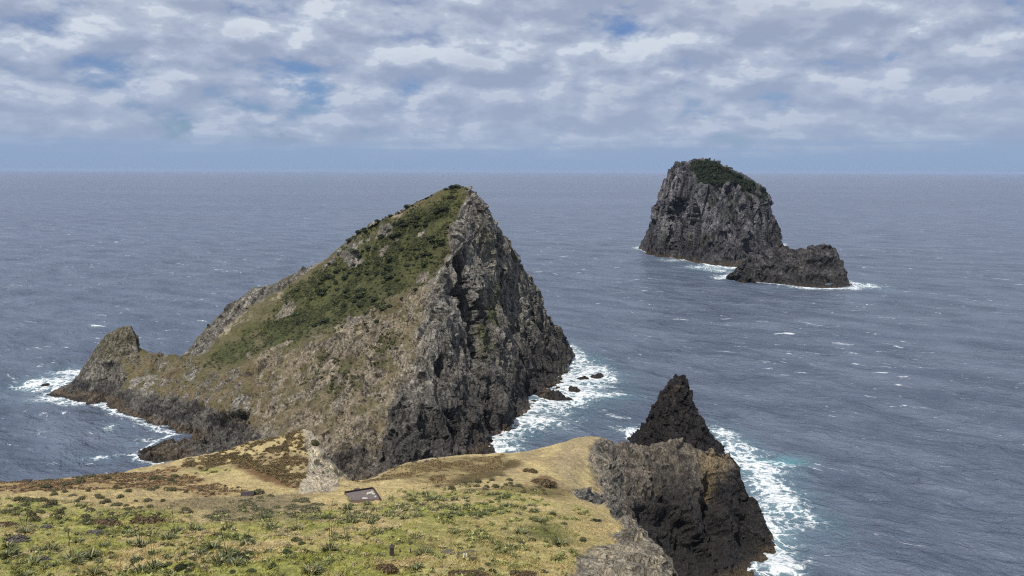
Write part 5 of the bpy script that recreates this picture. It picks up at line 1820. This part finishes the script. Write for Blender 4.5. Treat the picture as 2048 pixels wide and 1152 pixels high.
# flat dark roof half sunk in the slope
p = hill.cast(495, 991)[0]
root = empty('sunken_shed', (p.x, p.y, p.z), R(12))
tag(root, 'low flat dark roof of a half buried shed in the grass hollow', 'shed')
link('roof', box_mesh('roof', -1.3, 1.3, -1.2, 1.2, 0.30, 0.42, M_WALL, 0.02), root)
link('wall', box_mesh('wall', -1.1, 1.1, -1.0, 1.0, -0.8, 0.298, M_DARKWOOD), root)
p = hill.cast(53, 962)[0]
root = empty('low_shelter', (p.x, p.y, p.z), R(5))
tag(root, 'tiny dark flat roofed shelter on the left skyline of the slope', 'shelter')
link('roof', box_mesh('roof', -1.1, 1.1, -0.8, 0.8, 0.28, 0.38, M_WALL, 0.02), root)
link('wall', box_mesh('wall', -0.8, 0.8, -0.65, 0.65, -0.5, 0.278, M_DARKWOOD), root)

# weathered wooden box with pyramid cap, and two short posts
p = hill.cast(784, 1109)[0]
root = empty('wooden_marker', (p.x, p.y, p.z), R(8))
tag(root, 'upright weathered wooden box with a pointed cap, standing on the green turf', 'marker')
for k_, (x0, x1) in enumerate(((-0.26, -0.10), (-0.09, 0.09), (0.10, 0.26))):
    link('board', box_mesh('board', x0, x1, -0.27, -0.235, -0.1, 0.98, M_DARKWOOD, 0.006), root)
    link('board', box_mesh('board', x0, x1, 0.235, 0.27, -0.1, 0.98, M_DARKWOOD, 0.006), root)
for sx in (-1, 1):
    link('side_panel', box_mesh('side_panel', sx * 0.25 - 0.015, sx * 0.25 + 0.015, -0.232, 0.232, -0.1, 0.97, M_DARKWOOD), root)
link('cap', box_mesh('cap', -0.31, 0.31, -0.31, 0.31, 0.99, 1.22, M_DARKWOOD, 0.0, 0.3), root)
link('finial', box_mesh('finial', -0.07, 0.07, -0.07, 0.07, 1.223, 1.38, M_DARKWOOD, 0.01, 0.6), root)
for x, y, h_, lab in ((800, 1104, 0.42, 'shorter of two stubby posts right of the wooden box'), (821, 1107, 0.62, 'taller of two stubby posts, the one farther from the wooden box'), (1014, 1058, 0.95, 'thin lone post on the turf in front of the scrub band')):
    p = hill.cast(x, y)[0]
    o = link('post', box_mesh('post', -0.07, 0.07, -0.07, 0.07, -0.2, h_, M_DARKWOOD, 0.012, 0.9), None, p)
    tag(o, lab, 'post')
for x, lab in ((927, 'left one of two small white pegs among dark stones'), (932.5, 'right one of two small white pegs among dark stones')):
    p = hill.cast(x, 1115)[0]
    o = link('white_peg', box_mesh('white_peg', -0.07, 0.07, -0.05, 0.05, -0.1, 0.5, M_WHITE, 0.012), None, p)
    o.rotation_euler = (0, R(8), 0)
    tag(o, lab, 'peg')
M_DST = plain_material('dark_stone', (0.10, 0.088, 0.075), 0.9, 0.4, 3.0, bump=0.1)
for i, (x, y, r_) in enumerate(((925, 1107, 0.42), (936, 1106, 0.5), (943, 1103, 0.35), (938, 1112, 0.35), (890, 1105, 0.4), (899, 1104, 0.5), (906, 1107, 0.3), (918, 1113, 0.3), (946, 1111, 0.3), (884, 1096, 0.3), (921, 1098, 0.25))):
    p = hill.cast(x, y)[0]
    o = link('field_stone', stone_mesh('field_stone', r_, M_DST, i + 30), None, p)
    o.scale = (1.5, 1, 0.7)
    tag(o, None, 'stone', 'dark stones around the white pegs')
    later(o, 'dark flat stone', x, y)
settle([(929, 1112, 'the two white pegs'), (895, 1104, 'the stone heap left of the pegs')])
